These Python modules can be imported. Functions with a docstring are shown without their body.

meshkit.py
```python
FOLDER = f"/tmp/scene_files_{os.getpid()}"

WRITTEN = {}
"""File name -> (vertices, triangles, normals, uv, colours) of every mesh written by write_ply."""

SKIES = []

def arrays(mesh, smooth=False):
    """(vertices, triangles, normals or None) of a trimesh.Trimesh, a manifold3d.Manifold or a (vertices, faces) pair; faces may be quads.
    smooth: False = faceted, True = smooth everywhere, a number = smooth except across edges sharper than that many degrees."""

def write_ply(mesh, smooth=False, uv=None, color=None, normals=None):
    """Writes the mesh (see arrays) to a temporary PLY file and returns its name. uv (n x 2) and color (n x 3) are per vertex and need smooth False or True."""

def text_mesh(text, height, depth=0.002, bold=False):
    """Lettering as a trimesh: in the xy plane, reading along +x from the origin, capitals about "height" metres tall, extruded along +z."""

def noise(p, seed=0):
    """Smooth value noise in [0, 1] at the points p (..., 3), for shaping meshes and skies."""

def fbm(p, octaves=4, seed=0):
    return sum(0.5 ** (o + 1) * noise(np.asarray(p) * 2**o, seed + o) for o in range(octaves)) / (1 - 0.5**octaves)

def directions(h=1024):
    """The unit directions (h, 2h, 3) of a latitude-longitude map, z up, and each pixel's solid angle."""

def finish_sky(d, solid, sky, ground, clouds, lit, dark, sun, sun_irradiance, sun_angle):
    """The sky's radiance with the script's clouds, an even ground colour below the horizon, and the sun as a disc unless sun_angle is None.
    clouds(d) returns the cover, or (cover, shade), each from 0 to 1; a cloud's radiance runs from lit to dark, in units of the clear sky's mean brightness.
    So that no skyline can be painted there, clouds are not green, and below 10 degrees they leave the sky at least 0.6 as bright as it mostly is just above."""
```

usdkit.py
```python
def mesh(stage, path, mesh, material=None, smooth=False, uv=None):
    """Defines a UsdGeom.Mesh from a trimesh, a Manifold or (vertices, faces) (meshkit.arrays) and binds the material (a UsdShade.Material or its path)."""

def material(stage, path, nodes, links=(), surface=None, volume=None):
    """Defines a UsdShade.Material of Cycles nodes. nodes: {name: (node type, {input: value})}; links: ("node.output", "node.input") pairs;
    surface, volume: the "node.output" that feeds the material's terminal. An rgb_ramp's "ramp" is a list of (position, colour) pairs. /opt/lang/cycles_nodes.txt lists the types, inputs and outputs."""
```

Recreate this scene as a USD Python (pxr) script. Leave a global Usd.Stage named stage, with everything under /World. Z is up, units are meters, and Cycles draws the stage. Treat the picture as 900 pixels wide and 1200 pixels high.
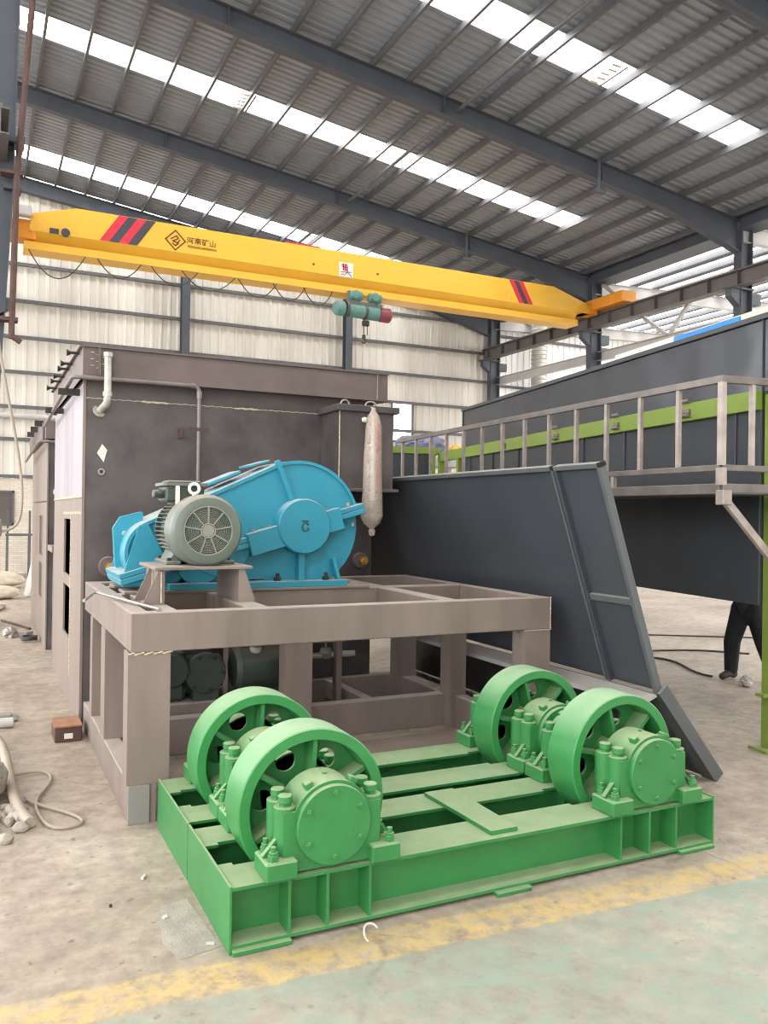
import math, random
import numpy as np, trimesh
from shapely.geometry import Polygon, Point, box as sbox
from shapely.ops import unary_union
from shapely import affinity
import usdkit, meshkit
from pxr import Usd, UsdGeom, UsdLux, UsdShade, Gf

random.seed(7); np.random.seed(7)
stage = Usd.Stage.CreateInMemory()
UsdGeom.SetStageUpAxis(stage, UsdGeom.Tokens.z)
UsdGeom.SetStageMetersPerUnit(stage, 1.0)
UsdGeom.Xform.Define(stage, '/World'); UsdGeom.Scope.Define(stage, '/World/Looks')

# ------------------------------------------------------------------ camera
F_PX, YAW, PITCH, ROLL, CAM = 972.43, math.radians(25.996), math.radians(0.1287), math.radians(-0.7858), (0, 0, 2.0)
cy, sy, cp, sp = math.cos(YAW), math.sin(YAW), math.cos(PITCH), math.sin(PITCH)
fwd = np.array([sy * cp, cy * cp, sp]); rgt = np.array([cy, -sy, 0.0]); dwn = np.cross(fwd, rgt)
rgt, dwn = math.cos(ROLL) * rgt + math.sin(ROLL) * dwn, -math.sin(ROLL) * rgt + math.cos(ROLL) * dwn
cam = UsdGeom.Camera.Define(stage, '/World/camera')
m = Gf.Matrix4d(1)
for r_, v_ in enumerate((rgt, -dwn, -fwd, np.array(CAM))): m.SetRow3(r_, Gf.Vec3d(*map(float, v_)))
cam.AddTransformOp().Set(m)
cam.CreateHorizontalApertureAttr(36.0); cam.CreateFocalLengthAttr(36.0 * F_PX / 900)
cam.CreateClippingRangeAttr((0.05, 500.0))
cam.CreateExposureAttr(0.62)

# ------------------------------------------------------------------ light: overcast daylight through the open front and sides
SKY = 0.95        # radiance of the overcast sky
SKYLIGHT = 7.5   # radiance of the sky-lit translucent roof sheets
dome = UsdLux.DomeLight.Define(stage, '/World/sky')
dome.CreateIntensityAttr(SKY); dome.CreateColorAttr(Gf.Vec3f(1.0, 0.985, 0.96))

# ------------------------------------------------------------------ materials
def lin(r, g, b):
    f = lambda c: c / 255 / 12.92 if c / 255 <= .04045 else ((c / 255 + .055) / 1.055) ** 2.4
    return (f(r), f(g), f(b))
LK = {}
def mat(name, nodes, links, surface): LK[name] = usdkit.material(stage, '/World/Looks/' + name, nodes, links, surface=surface); return LK[name]
DUST = lin(178, 168, 152)
def paint(name, col, rough=.5, dust=0.0, var=.15, scale=2.5, metal=0.0, bump=0.0, dustcol=DUST, col2=None, streak=False, spec=.5, bscale=None):
    """Paint or bare metal: a noise-mottled colour, with settled dust on faces that look up."""
    c2 = col2 if col2 is not None else tuple(x * (1 - var) for x in col)
    n = {'g': ('geometry', {}), 'm': ('mapping', {'scale': (1, 1, .15) if streak else (1, 1, 1)}),
         'n': ('noise_texture', {'scale': scale, 'detail': 6, 'roughness': .6}),
         'r': ('map_range', {'from_min': .35, 'from_max': .65, 'clamp': True}),
         'c': ('mix', {'color1': c2, 'color2': col}),
         'p': ('principled_bsdf', {'roughness': rough, 'metallic': metal, 'specular_ior_level': spec})}
    l = [('g.position', 'm.vector'), ('m.vector', 'n.vector'), ('n.fac', 'r.value'), ('r.result', 'c.fac')]
    out = 'c.color'
    if dust > 0:
        n |= {'s': ('separate_xyz', {}), 'u': ('map_range', {'from_min': .35, 'from_max': .95, 'to_max': dust, 'clamp': True}),
              'n2': ('noise_texture', {'scale': 9.0, 'detail': 5}), 'u2': ('map_range', {'from_min': .2, 'from_max': .75, 'to_min': .65, 'to_max': 1.0, 'clamp': True}),
              'k': ('math', {'math_type': 'multiply'}), 'd': ('mix', {'color2': dustcol}),
              'rr': ('map_range', {'to_min': rough, 'to_max': .9})}
        l += [('g.normal', 's.vector'), ('s.z', 'u.value'), ('g.position', 'n2.vector'), ('n2.fac', 'u2.value'), ('u.result', 'k.value1'), ('u2.result', 'k.value2'),
              ('k.value', 'd.fac'), (out, 'd.color1'), ('k.value', 'rr.value'), ('rr.result', 'p.roughness')]
        out = 'd.color'
    if bump > 0:
        n |= {'nb': ('noise_texture', {'scale': bscale or scale * 14, 'detail': 4 if bscale is None else 1}), 'b': ('bump', {'strength': bump, 'distance': .01 if bscale is None else .08})}
        l += [('g.position', 'nb.vector'), ('nb.fac', 'b.height'), ('b.normal', 'p.normal')]
    l.append((out, 'p.base_color'))
    return mat(name, n, l, 'p.BSDF')

G = 'green_paint'
paint(G, lin(56, 132, 72), rough=.42, dust=.8, var=.16, scale=3.5, dustcol=lin(168, 178, 142))
paint('green_machined', lin(58, 138, 76), rough=.36, dust=.75, var=.1, scale=5, dustcol=lin(180, 200, 168))
paint('frame_primer', lin(138, 124, 117), rough=.6, dust=.8, var=.3, scale=2.2, bump=.05, dustcol=lin(186, 174, 164), streak=True)
paint('grey_primer', lin(140, 137, 132), rough=.65, dust=.6, var=.15)
paint('rust_plate', lin(140, 122, 112), rough=.7, dust=.3, var=.25, scale=3, dustcol=lin(160, 146, 134))
paint('tank_brown', lin(100, 91, 90), rough=.5, dust=.5, scale=1.5, bump=.04, col2=lin(66, 61, 63))
paint('tank_beam', lin(112, 98, 96), rough=.55, dust=.5, var=.25, scale=2, bump=.04)
paint('mill_scale', lin(168, 164, 176), rough=.45, dust=.3, var=.2, scale=1.3, streak=True, col2=lin(140, 130, 136))
paint('side_plate', lin(142, 128, 120), rough=.6, dust=.3, var=.2, scale=1.5, streak=True)
paint('weld', lin(214, 202, 176), rough=.7, var=.4, scale=30)
paint('blue_paint', lin(50, 148, 174), rough=.4, dust=.75, var=.08, scale=3, dustcol=lin(205, 190, 178))
paint('motor_grey', lin(104, 114, 106), rough=.35, dust=.8, var=.15, scale=4, dustcol=lin(176, 164, 150))
paint('motor_dark', lin(62, 74, 68), rough=.4, dust=.6, var=.15, scale=4)
paint('grille_grey', lin(138, 138, 126), rough=.5, dust=.3)
paint('steel_bare', lin(176, 172, 168), rough=.4, metal=.6, dust=.4, var=.25, scale=8)
paint('baluster_steel', lin(176, 164, 158), rough=.45, metal=.2, var=.3, scale=9)
paint('rail_steel', lin(134, 126, 122), rough=.42, metal=.35, dust=.3, var=.3, scale=5)
paint('galvanised', lin(196, 192, 184), rough=.45, metal=.3, var=.2, scale=12)
paint('bolt_dark', lin(58, 56, 54), rough=.5, metal=.4, dust=.3)
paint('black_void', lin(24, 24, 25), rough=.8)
paint('brass', lin(214, 172, 80), rough=.35, metal=.7)
paint('white_paint', lin(226, 222, 212), rough=.6, var=.1)
paint('panel_navy', lin(66, 70, 77), rough=.38, dust=.25, var=.16, scale=1.2, streak=True, dustcol=lin(150, 150, 150))
paint('panel_edge', lin(88, 92, 95), rough=.45, dust=.5, var=.12)
paint('ledge_grey', lin(176, 174, 172), rough=.45, dust=.4, var=.15)
paint('hopper_dark', lin(62, 66, 72), rough=.4, var=.18, scale=1.5, streak=True)
paint('hopper_slate', lin(64, 68, 77), rough=.2, var=.3, scale=.9, streak=True, metal=.35, spec=.8, bump=.35, bscale=1.3)
paint('lime_paint', lin(124, 146, 62), rough=.45, dust=.3, var=.08)
paint('crane_yellow', lin(236, 182, 60), rough=.42, dust=.2, var=.07, scale=.8)
paint('crane_orange', lin(238, 156, 44), rough=.45, var=.1)
paint('red_paint', lin(214, 44, 66), rough=.5, var=.1)
paint('stripe_dark', lin(66, 64, 72), rough=.5, var=.1)
paint('logo_brown', lin(112, 70, 34), rough=.6)
paint('purple_ink', lin(130, 90, 150), rough=.6)
paint('maroon_paint', lin(134, 66, 76), rough=.5, var=.2)
paint('hoist_teal', lin(96, 142, 136), rough=.45, dust=.5, var=.25, scale=6)
paint('steel_blue_grey', lin(76, 81, 91), rough=.55, dust=.4, var=.15, scale=1.5)
paint('purlin_grey', lin(92, 93, 97), rough=.5, dust=.2, var=.15)
paint('runway_grey', lin(108, 104, 102), rough=.55, dust=.5, var=.2)
paint('light_steel', lin(190, 188, 186), rough=.5, dust=.2, var=.12)
paint('roof_sheet_dark', lin(92, 96, 104), rough=.6, var=.15)
paint('roof_sheet', lin(150, 156, 166), rough=.42, metal=.2, var=.15, scale=.6)
paint('cladding', lin(220, 216, 208), rough=.6, var=.1, scale=.8, streak=True, col2=lin(192, 187, 178))
paint('cladding_white', lin(240, 240, 238), rough=.5, var=.05, scale=.8, streak=True)
paint('girt_dark', lin(96, 96, 100), rough=.6, var=.15)
paint('sheet_beige', lin(226, 206, 190), rough=.6, var=.08)
paint('sheet_white', lin(228, 214, 212), rough=.6, var=.05)
paint('sheet_blue', lin(42, 136, 222), rough=.5, var=.06)
paint('rust_red', lin(92, 66, 62), rough=.7, var=.3, scale=6)
paint('cable_grey', lin(168, 156, 140), rough=.6, dust=.3)
paint('cable_dark', lin(60, 58, 58), rough=.6)
paint('rubble', lin(176, 168, 156), rough=.9, var=.3, scale=6, bump=.4)
paint('trousers', lin(42, 44, 50), rough=.85, var=.3, scale=8)
paint('jacket', lin(54, 58, 70), rough=.85, var=.25, scale=7)
paint('shoe', lin(70, 58, 52), rough=.7, var=.3, scale=12)
paint('skin', lin(196, 150, 122), rough=.55, var=.06)
paint('hair', lin(28, 24, 22), rough=.6)
paint('glove', lin(214, 206, 198), rough=.85, var=.25, scale=20)
paint('tarp_blue', lin(120, 124, 150), rough=.6, var=.3, scale=5)
paint('tarp_orange', lin(240, 176, 76), rough=.6, var=.15, scale=5)
paint('pane_dark', lin(92, 88, 84), rough=.3)
paint('sack', lin(206, 194, 176), rough=.85, var=.2, scale=6, bump=.2)
paint('rust_block', lin(168, 112, 78), rough=.8, var=.35, scale=14, dust=.2)

def emit(name, col, s):
    return mat(name, {'e': ('emission', {'color': col, 'strength': s}), 'd': ('diffuse_bsdf', {'color': (.7, .7, .7)}), 'a': ('add_closure', {})},
               [('e.emission', 'a.closure1'), ('d.BSDF', 'a.closure2')], 'a.closure')
emit('skylight_sheet', (1.0, .99, .97), SKYLIGHT)
emit('window_bright', (1.0, .99, .98), 3.0)
# clear plastic wrap
mat('plastic_wrap', {'t': ('transparent_bsdf', {'color': (.93, .9, .87)}), 'd': ('principled_bsdf', {'base_color': lin(214, 200, 188), 'roughness': .25}),
                     'g': ('geometry', {}), 'n': ('noise_texture', {'scale': 22, 'detail': 4, 'distortion': 1.5}), 'r': ('map_range', {'from_min': .3, 'from_max': .7, 'to_min': .28, 'to_max': .72, 'clamp': True}),
                     'x': ('mix_closure', {})},
    [('g.position', 'n.vector'), ('n.fac', 'r.value'), ('r.result', 'x.fac'), ('t.BSDF', 'x.closure1'), ('d.BSDF', 'x.closure2')], 'x.closure')
# perforated grille of the motor fan cover
# painted brick for the far low wall
mat('brick_white', {'g': ('geometry', {}), 's': ('separate_xyz', {}), 'c': ('combine_xyz', {}), 'b': ('brick_texture', {'scale': 1.0, 'brick_width': .24, 'row_height': .065, 'mortar_size': .006, 'color1': lin(226, 218, 206), 'color2': lin(212, 202, 188), 'mortar': lin(190, 180, 166)}),
                    'n': ('noise_texture', {'scale': 1.4, 'detail': 6}), 'm': ('mix', {'color2': lin(190, 172, 148)}), 'r': ('map_range', {'from_min': .45, 'from_max': .7, 'to_max': .7, 'clamp': True}), 'p': ('principled_bsdf', {'roughness': .85})},
    [('g.position', 's.vector'), ('s.x', 'c.x'), ('s.z', 'c.y'), ('c.vector', 'b.vector'), ('g.position', 'n.vector'), ('n.fac', 'r.value'), ('r.result', 'm.fac'), ('b.color', 'm.color1'), ('m.color', 'p.base_color')], 'p.BSDF')

def floor_material():
    n = {'g': ('geometry', {}), 's': ('separate_xyz', {}),
         # concrete
         'n1': ('noise_texture', {'scale': .55, 'detail': 8, 'roughness': .62}), 'r1': ('rgb_ramp', {'ramp': [(.3, lin(150, 137, 122)), (.5, lin(176, 162, 147)), (.7, lin(196, 184, 169))]}),
         'n2': ('noise_texture', {'scale': 7, 'detail': 8, 'roughness': .7}), 'r2': ('map_range', {'from_min': .3, 'from_max': .7, 'to_min': .62, 'to_max': 1.14, 'clamp': True}),
         'c1': ('vector_math', {'math_type': 'scale'}),
         # dark specks and stains
         'n3': ('noise_texture', {'scale': 16, 'detail': 3, 'roughness': .55}), 'r3': ('map_range', {'from_min': .63, 'from_max': .73, 'to_max': .75, 'clamp': True}), 'c2': ('mix', {'color2': lin(112, 100, 90)}),
         # cracks
         'nd': ('noise_texture', {'scale': 1.7, 'detail': 5}), 'vd': ('mix_vector', {'fac': .18}), 'v': ('voronoi_texture', {'feature': 'distance_to_edge', 'scale': .62}),
         'rc': ('map_range', {'from_min': 0, 'from_max': .006, 'to_min': .55, 'to_max': 0, 'clamp': True}), 'nc': ('noise_texture', {'scale': .9, 'detail': 2}), 'rnc': ('map_range', {'from_min': .5, 'from_max': .6, 'clamp': True}), 'kc': ('math', {'math_type': 'multiply'}),
         'c3': ('mix', {'color2': lin(104, 92, 82)}),
         # where the painted line and the green field lie: y' = y + .045 x + ragged edge
         'ky': ('math', {'math_type': 'multiply_add', 'value2': .045}), 'ne': ('noise_texture', {'scale': 2.2, 'detail': 7, 'roughness': .7}), 'ke': ('math', {'math_type': 'multiply_add', 'value2': .10}),
         # yellow
         'ya': ('map_range', {'from_min': 3.455, 'from_max': 3.475, 'clamp': True}), 'yb': ('map_range', {'from_min': 3.735, 'from_max': 3.70, 'clamp': True}), 'yk': ('math', {'math_type': 'multiply'}),
         'nw': ('noise_texture', {'scale': 9, 'detail': 8, 'roughness': .75}), 'rw': ('map_range', {'from_min': .40, 'from_max': .58, 'to_min': .05, 'to_max': .85, 'clamp': True}), 'yk2': ('math', {'math_type': 'multiply'}),
         'c4': ('mix', {'color2': lin(204, 176, 118)}),
         # green field
         'ga': ('map_range', {'from_min': 3.475, 'from_max': 3.455, 'clamp': True}), 'ng': ('noise_texture', {'scale': 3.2, 'detail': 9, 'roughness': .72, 'distortion': .8}), 'rg': ('map_range', {'from_min': .40, 'from_max': .62, 'to_min': .22, 'to_max': .92, 'clamp': True}), 'gk': ('math', {'math_type': 'multiply'}),
         'gc': ('mix', {'color1': lin(166, 168, 154), 'color2': lin(130, 156, 140)}),
         'c5': ('mix', {}),
         'b': ('bump', {'strength': .35, 'distance': .012}), 'p': ('principled_bsdf', {'roughness': .62, 'specular_ior_level': .35})}
    l = [('g.position', x + '.vector') for x in ('n1', 'n2', 'n3', 'nd', 'nc', 'ne', 'nw', 'ng', 's')]
    l += [('n1.fac', 'r1.fac'), ('n2.fac', 'r2.value'), ('r1.color', 'c1.vector1'), ('r2.result', 'c1.scale'),
          ('n3.fac', 'r3.value'), ('r3.result', 'c2.fac'), ('c1.vector', 'c2.color1'),
          ('g.position', 'vd.a'), ('nd.color', 'vd.b'), ('vd.result', 'v.vector'), ('v.distance', 'rc.value'), ('nc.fac', 'rnc.value'), ('rc.result', 'kc.value1'), ('rnc.result', 'kc.value2'), ('kc.value', 'c3.fac'), ('c2.color', 'c3.color1'),
          ('s.x', 'ky.value1'), ('s.y', 'ky.value3'), ('ne.fac', 'ke.value1'), ('ky.value', 'ke.value3'),
          ('ke.value', 'ya.value'), ('ke.value', 'yb.value'), ('ya.result', 'yk.value1'), ('yb.result', 'yk.value2'), ('nw.fac', 'rw.value'), ('yk.value', 'yk2.value1'), ('rw.result', 'yk2.value2'), ('yk2.value', 'c4.fac'), ('c3.color', 'c4.color1'),
          ('ke.value', 'ga.value'), ('ng.fac', 'rg.value'), ('ga.result', 'gk.value1'), ('rg.result', 'gk.value2'), ('ng.fac', 'gc.fac'), ('gk.value', 'c5.fac'), ('c4.color', 'c5.color1'), ('gc.color', 'c5.color2'),
          ('c5.color', 'p.base_color'), ('n2.fac', 'b.height'), ('b.normal', 'p.normal')]
    mat('concrete_floor', n, l, 'p.BSDF')
floor_material()

# ------------------------------------------------------------------ mesh helpers
Z3 = np.array([0, 0, 1.0])
def unit(v): v = np.asarray(v, float); return v / (np.linalg.norm(v) + 1e-12)
def frame(d, up=None):
    d = unit(d); up = Z3 if up is None else np.asarray(up, float)
    if abs(np.dot(d, unit(up))) > .99: up = np.array([0, 1.0, 0])
    s = unit(np.cross(d, up)); return s, np.cross(s, d)
class MB:
    def __init__(self): self.p = []
    def add(self, v, f):
        v = np.asarray(v, float); f = np.asarray(f, int)
        t = v[f]; vol = np.einsum('ij,ij->i', t[:, 0], np.cross(t[:, 1], t[:, 2])).sum()
        if vol < 0: f = f[:, ::-1]
        self.p.append((v, f)); return self
    def addm(self, m): return self.add(m.vertices, m.faces)
    def box(self, x0, x1, y0, y1, z0, z1, b=0.0, M=None, o=None):
        lo = np.array([min(x0, x1), min(y0, y1), min(z0, z1)]); hi = np.array([max(x0, x1), max(y0, y1), max(z0, z1)])
        b = min(b, *(0.45 * (hi - lo)))
        if b <= 0:
            m = trimesh.creation.box(bounds=[lo, hi]); v, f = np.array(m.vertices), np.array(m.faces)
        else:
            v = []
            for sx in (0, 1):
                for s_y in (0, 1):
                    for sz in (0, 1):
                        s = np.array([sx, s_y, sz]); c = np.where(s, hi, lo); d = np.where(s, -b, b)
                        for k in range(3):
                            q = c + d; q[k] = c[k]; v.append(q)
            h = trimesh.convex.convex_hull(np.array(v)); v, f = np.array(h.vertices), np.array(h.faces)
        if M is not None: v = v @ np.asarray(M).T
        if o is not None: v = v + np.asarray(o)
        return self.add(v, f)
    def obox(self, c, size, ax=(1, 0, 0), up=(0, 0, 1), b=0.0):
        """box of size (along ax, across, along up) centred at c"""
        a = unit(ax); s, u = frame(a, up); sx, s_y, sz = np.asarray(size) / 2
        return self.box(-sx, sx, -s_y, s_y, -sz, sz, b, M=np.stack([a, -s, u], 1), o=c)
    def bar(self, p, q, w, h, up=None, b=0.0):
        p, q = np.asarray(p, float), np.asarray(q, float)
        return self.obox((p + q) / 2, (np.linalg.norm(q - p), w, h), q - p, Z3 if up is None else up, b)
    def prism(self, poly, o, u, v, depth):
        """polygon in the plane (u, v) at o, extruded along u x v by depth"""
        u, v, o = (np.asarray(k, float) for k in (u, v, o)); w = np.cross(u, v)
        for g in getattr(poly, 'geoms', [poly]):
            if g.is_empty: continue
            m = trimesh.creation.extrude_polygon(g, abs(depth), engine='earcut')
            q = m.vertices; z = q[:, 2:3] * (1 if depth >= 0 else -1)
            self.add(o + q[:, :1] * u + q[:, 1:2] * v + z * w, m.faces)
        return self
    def profile(self, pts, p, q, up=None):
        """2-D profile (side, up) swept straight from p to q"""
        p, q = np.asarray(p, float), np.asarray(q, float); s, u = frame(q - p, up)
        poly = pts if hasattr(pts, 'area') else Polygon(pts)
        m = trimesh.creation.extrude_polygon(poly, np.linalg.norm(q - p), engine='earcut'); d = unit(q - p)
        return self.add(p + m.vertices[:, :1] * s + m.vertices[:, 1:2] * u + m.vertices[:, 2:3] * d, m.faces)
    def lathe(self, prof, o, axis, n=40):
        """prof: (radius, along axis) pairs"""
        a = unit(axis); s, u = frame(a); prof = np.asarray(prof, float); k = len(prof)
        th = np.arange(n) * 2 * np.pi / n
        ring = np.cos(th)[:, None] * s + np.sin(th)[:, None] * u
        v = np.asarray(o, float) + prof[None, :, :1] * ring[:, None] + prof[None, :, 1:] * a
        f = []
        for i in range(n):
            j = (i + 1) % n
            for t in range(k - 1):
                a0, a1, b0, b1 = i * k + t, i * k + t + 1, j * k + t, j * k + t + 1
                if prof[t, 0] > 1e-9: f.append((a0, b0, a1) if prof[t + 1, 0] <= 1e-9 else (a0, b0, b1))
                if prof[t + 1, 0] > 1e-9: f.append((a0, b1, a1))
        return self.add(v.reshape(-1, 3), f)
    def cyl(self, p, q, r, n=20, b=0.0, r2=None):
        p, q = np.asarray(p, float), np.asarray(q, float); L = np.linalg.norm(q - p); r2 = r if r2 is None else r2
        pr = [(0, 0), (r - b, 0), (r, b), (r2, L - b), (r2 - b, L), (0, L)] if b > 0 else [(0, 0), (r, 0), (r2, L), (0, L)]
        return self.lathe(pr, p, q - p, n)
    def hexa(self, p, axis, r, h): return self.cyl(np.asarray(p, float), np.asarray(p, float) + unit(axis) * h, r, 6)
    def tube(self, pts, r, n=8, close=False):
        P = np.asarray(pts, float); k = len(P)
        R = np.broadcast_to(np.asarray(r, float), (k,))
        T = np.gradient(P, axis=0); T /= np.linalg.norm(T, axis=1, keepdims=True) + 1e-12
        s, _ = frame(T[0]); v = []
        th = np.arange(n) * 2 * np.pi / n
        for i in range(k):
            s = unit(s - T[i] * np.dot(s, T[i])); u = np.cross(s, T[i])
            v.append(P[i] + R[i] * (np.cos(th)[:, None] * s + np.sin(th)[:, None] * u))
        v = np.concatenate(v); f = []
        for i in range(k - 1):
            for j in range(n):
                a, b_ = i * n + j, i * n + (j + 1) % n
                f += [(a, b_, b_ + n), (a, b_ + n, a + n)]
        for base, rev in ((0, 1), ((k - 1) * n, 0)):
            for j in range(1, n - 1): f.append((base, base + j + rev, base + j + 1 - rev))
        return self.add(v, f)
    def blob(self, c, r, seed=0, amp=.25, sub=2, freq=3.0):
        m = trimesh.creation.icosphere(sub); v = np.array(m.vertices)
        v = v * (1 + amp * (meshkit.fbm(v * freq + seed * 7.3, 3, seed)[:, None] - .5) * 2)
        return self.add(np.asarray(c) + v * np.asarray(r), m.faces)
    def done(self):
        off, V, Fa = 0, [], []
        for v, f in self.p: V.append(v); Fa.append(f + off); off += len(v)
        return np.vstack(V), np.vstack(Fa)
def spline(pts, n=40):
    from scipy.interpolate import CubicSpline
    P = np.asarray(pts, float); t = np.concatenate([[0], np.cumsum(np.linalg.norm(np.diff(P, axis=0), axis=1))])
    return CubicSpline(t, P)(np.linspace(0, t[-1], n))
def bend(pts, r, n=6):
    """polyline with its inner corners rounded to radius r"""
    P = [np.asarray(p, float) for p in pts]; out = [P[0]]
    for a, b, c in zip(P, P[1:], P[2:]):
        u, w = unit(a - b), unit(c - b); p0, p1 = b + u * r, b + w * r
        for t in np.linspace(0, 1, n): out.append((1 - t) ** 2 * p0 + 2 * t * (1 - t) * b + t * t * p1)
    return out + [P[-1]]
def isec(h, w, tf, tw, base=0.0):
    """I-section polygon, centred on the side axis, from base up"""
    return unary_union([sbox(-w / 2, base, w / 2, base + tf), sbox(-w / 2, base + h - tf, w / 2, base + h), sbox(-tw / 2, base, tw / 2, base + h)])

# ------------------------------------------------------------------ naming
used = {}
def fresh(parent, name):
    k = used.get((parent, name), 0); used[(parent, name)] = k + 1
    return f'{parent}/{name}' if k == 0 else f'{parent}/{name}_{k:03d}'
def key(prim, **kw):
    for k, v in kw.items():
        if v: prim.SetCustomDataByKey(k, v)
class Thing:
    def __init__(self, name, label, cat=None, loc=(0, 0, 0), rotz=0.0, group=None, kind=None):
        self.path = fresh('/World', name); self.loc, self.rot = np.array(loc, float), math.radians(rotz)
        x = UsdGeom.Xform.Define(stage, self.path); x.AddTranslateOp().Set(Gf.Vec3d(*map(float, loc))); x.AddRotateZOp().Set(float(rotz))
        self.prim = x.GetPrim(); key(self.prim, label=label, category=cat, group=group, kind=kind)
    def part(self, name, mb, material, label=None, parent=None, world=True, smooth=30, kind=None):
        v, f = mb.done()
        if world:
            v = v - self.loc; c, s = math.cos(-self.rot), math.sin(-self.rot)
            v = np.stack([c * v[:, 0] - s * v[:, 1], s * v[:, 0] + c * v[:, 1], v[:, 2]], 1)
        path = fresh(parent or self.path, name)
        me = usdkit.mesh(stage, path, trimesh.Trimesh(v, f, process=False), LK[material], smooth=smooth)
        key(me.GetPrim(), label=label, kind=kind)
        return path
def solo(name, mb, material, label, cat=None, group=None, kind=None, smooth=30):
    """a thing that is one mesh; its origin stands at its base"""
    v, f = mb.done(); lo, hi = v.min(0), v.max(0); o = np.array([(lo[0] + hi[0]) / 2, (lo[1] + hi[1]) / 2, lo[2]])
    me = usdkit.mesh(stage, fresh('/World', name), trimesh.Trimesh(v - o, f, process=False), LK[material], smooth=smooth)
    me.AddTranslateOp().Set(Gf.Vec3d(*map(float, o)))
    key(me.GetPrim(), label=label, category=cat, group=group, kind=kind)
    return me.GetPrim()
def dup(t, name, label, cat, loc, rotz=0.0, group=None):
    p = fresh('/World', name); x = UsdGeom.Xform.Define(stage, p)
    x.GetPrim().GetReferences().AddInternalReference(t.path); x.GetPrim().SetInstanceable(True)
    x.GetPrim().GetAttribute('xformOp:translate').Set(Gf.Vec3d(*map(float, loc))); x.GetPrim().GetAttribute('xformOp:rotateZ').Set(float(rotz))
    key(x.GetPrim(), label=label, category=cat, group=group)

# ================================================================== THE SETTING
fl = MB().box(-30, 60, -25, 60, -.2, 0)
solo('floor', fl, 'concrete_floor', 'worn concrete workshop floor with a faded yellow line and green painted field', kind='structure', smooth=False)

def roof_z(x): return 12.45 - .13 * x
COLS = (9.8, 15.8, 21.8, 27.8)
def corrugated(x0, x1, y0, y1, zf, pitch=.21, dep=.038):
    """trapezoid sheet whose ribs run along x"""
    ys = []; n = max(1, int(round((y1 - y0) / pitch))); p = (y1 - y0) / n
    prof = []
    for i in range(n):
        a = y0 + i * p; prof += [(a, 0), (a + .42 * p, 0), (a + .54 * p, dep), (a + .86 * p, dep), (a + .98 * p, 0)]
    prof.append((y1, 0)); v, f = [], []
    for y, d in prof: v += [(x0, y, zf(x0) + d), (x1, y, zf(x1) + d)]
    for i in range(len(prof) - 1): f += [(2 * i, 2 * i + 1, 2 * i + 3), (2 * i, 2 * i + 3, 2 * i + 2)]
    b = MB(); b.p.append((np.array(v), np.array(f))); return b
ceil = Thing('ceiling', 'grey corrugated steel roof on dark rafters with three strips of bright skylights', kind='structure')
X0, XE, XS = -1.6, 18.6, 15.2
for a, b_ in ((-8.2, -5.3), (-4.45, .7), (1.55, 6.7), (7.55, 12.7), (13.55, 18.7), (19.6, 25.62), (26.62, 28.0)):
    ceil.part('roof_sheet', corrugated(X0, XE, a, b_, roof_z), 'roof_sheet', smooth=False)
for a, b_ in ((-5.3, -4.45), (.7, 1.55), (6.7, 7.55), (12.7, 13.55), (18.7, 19.6), (25.62, 26.62)):
    ceil.part('roof_sheet', corrugated(XS, XE, a, b_, roof_z), 'roof_sheet', smooth=False)
PX = [XS - .88 * k for k in range(19)]
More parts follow.
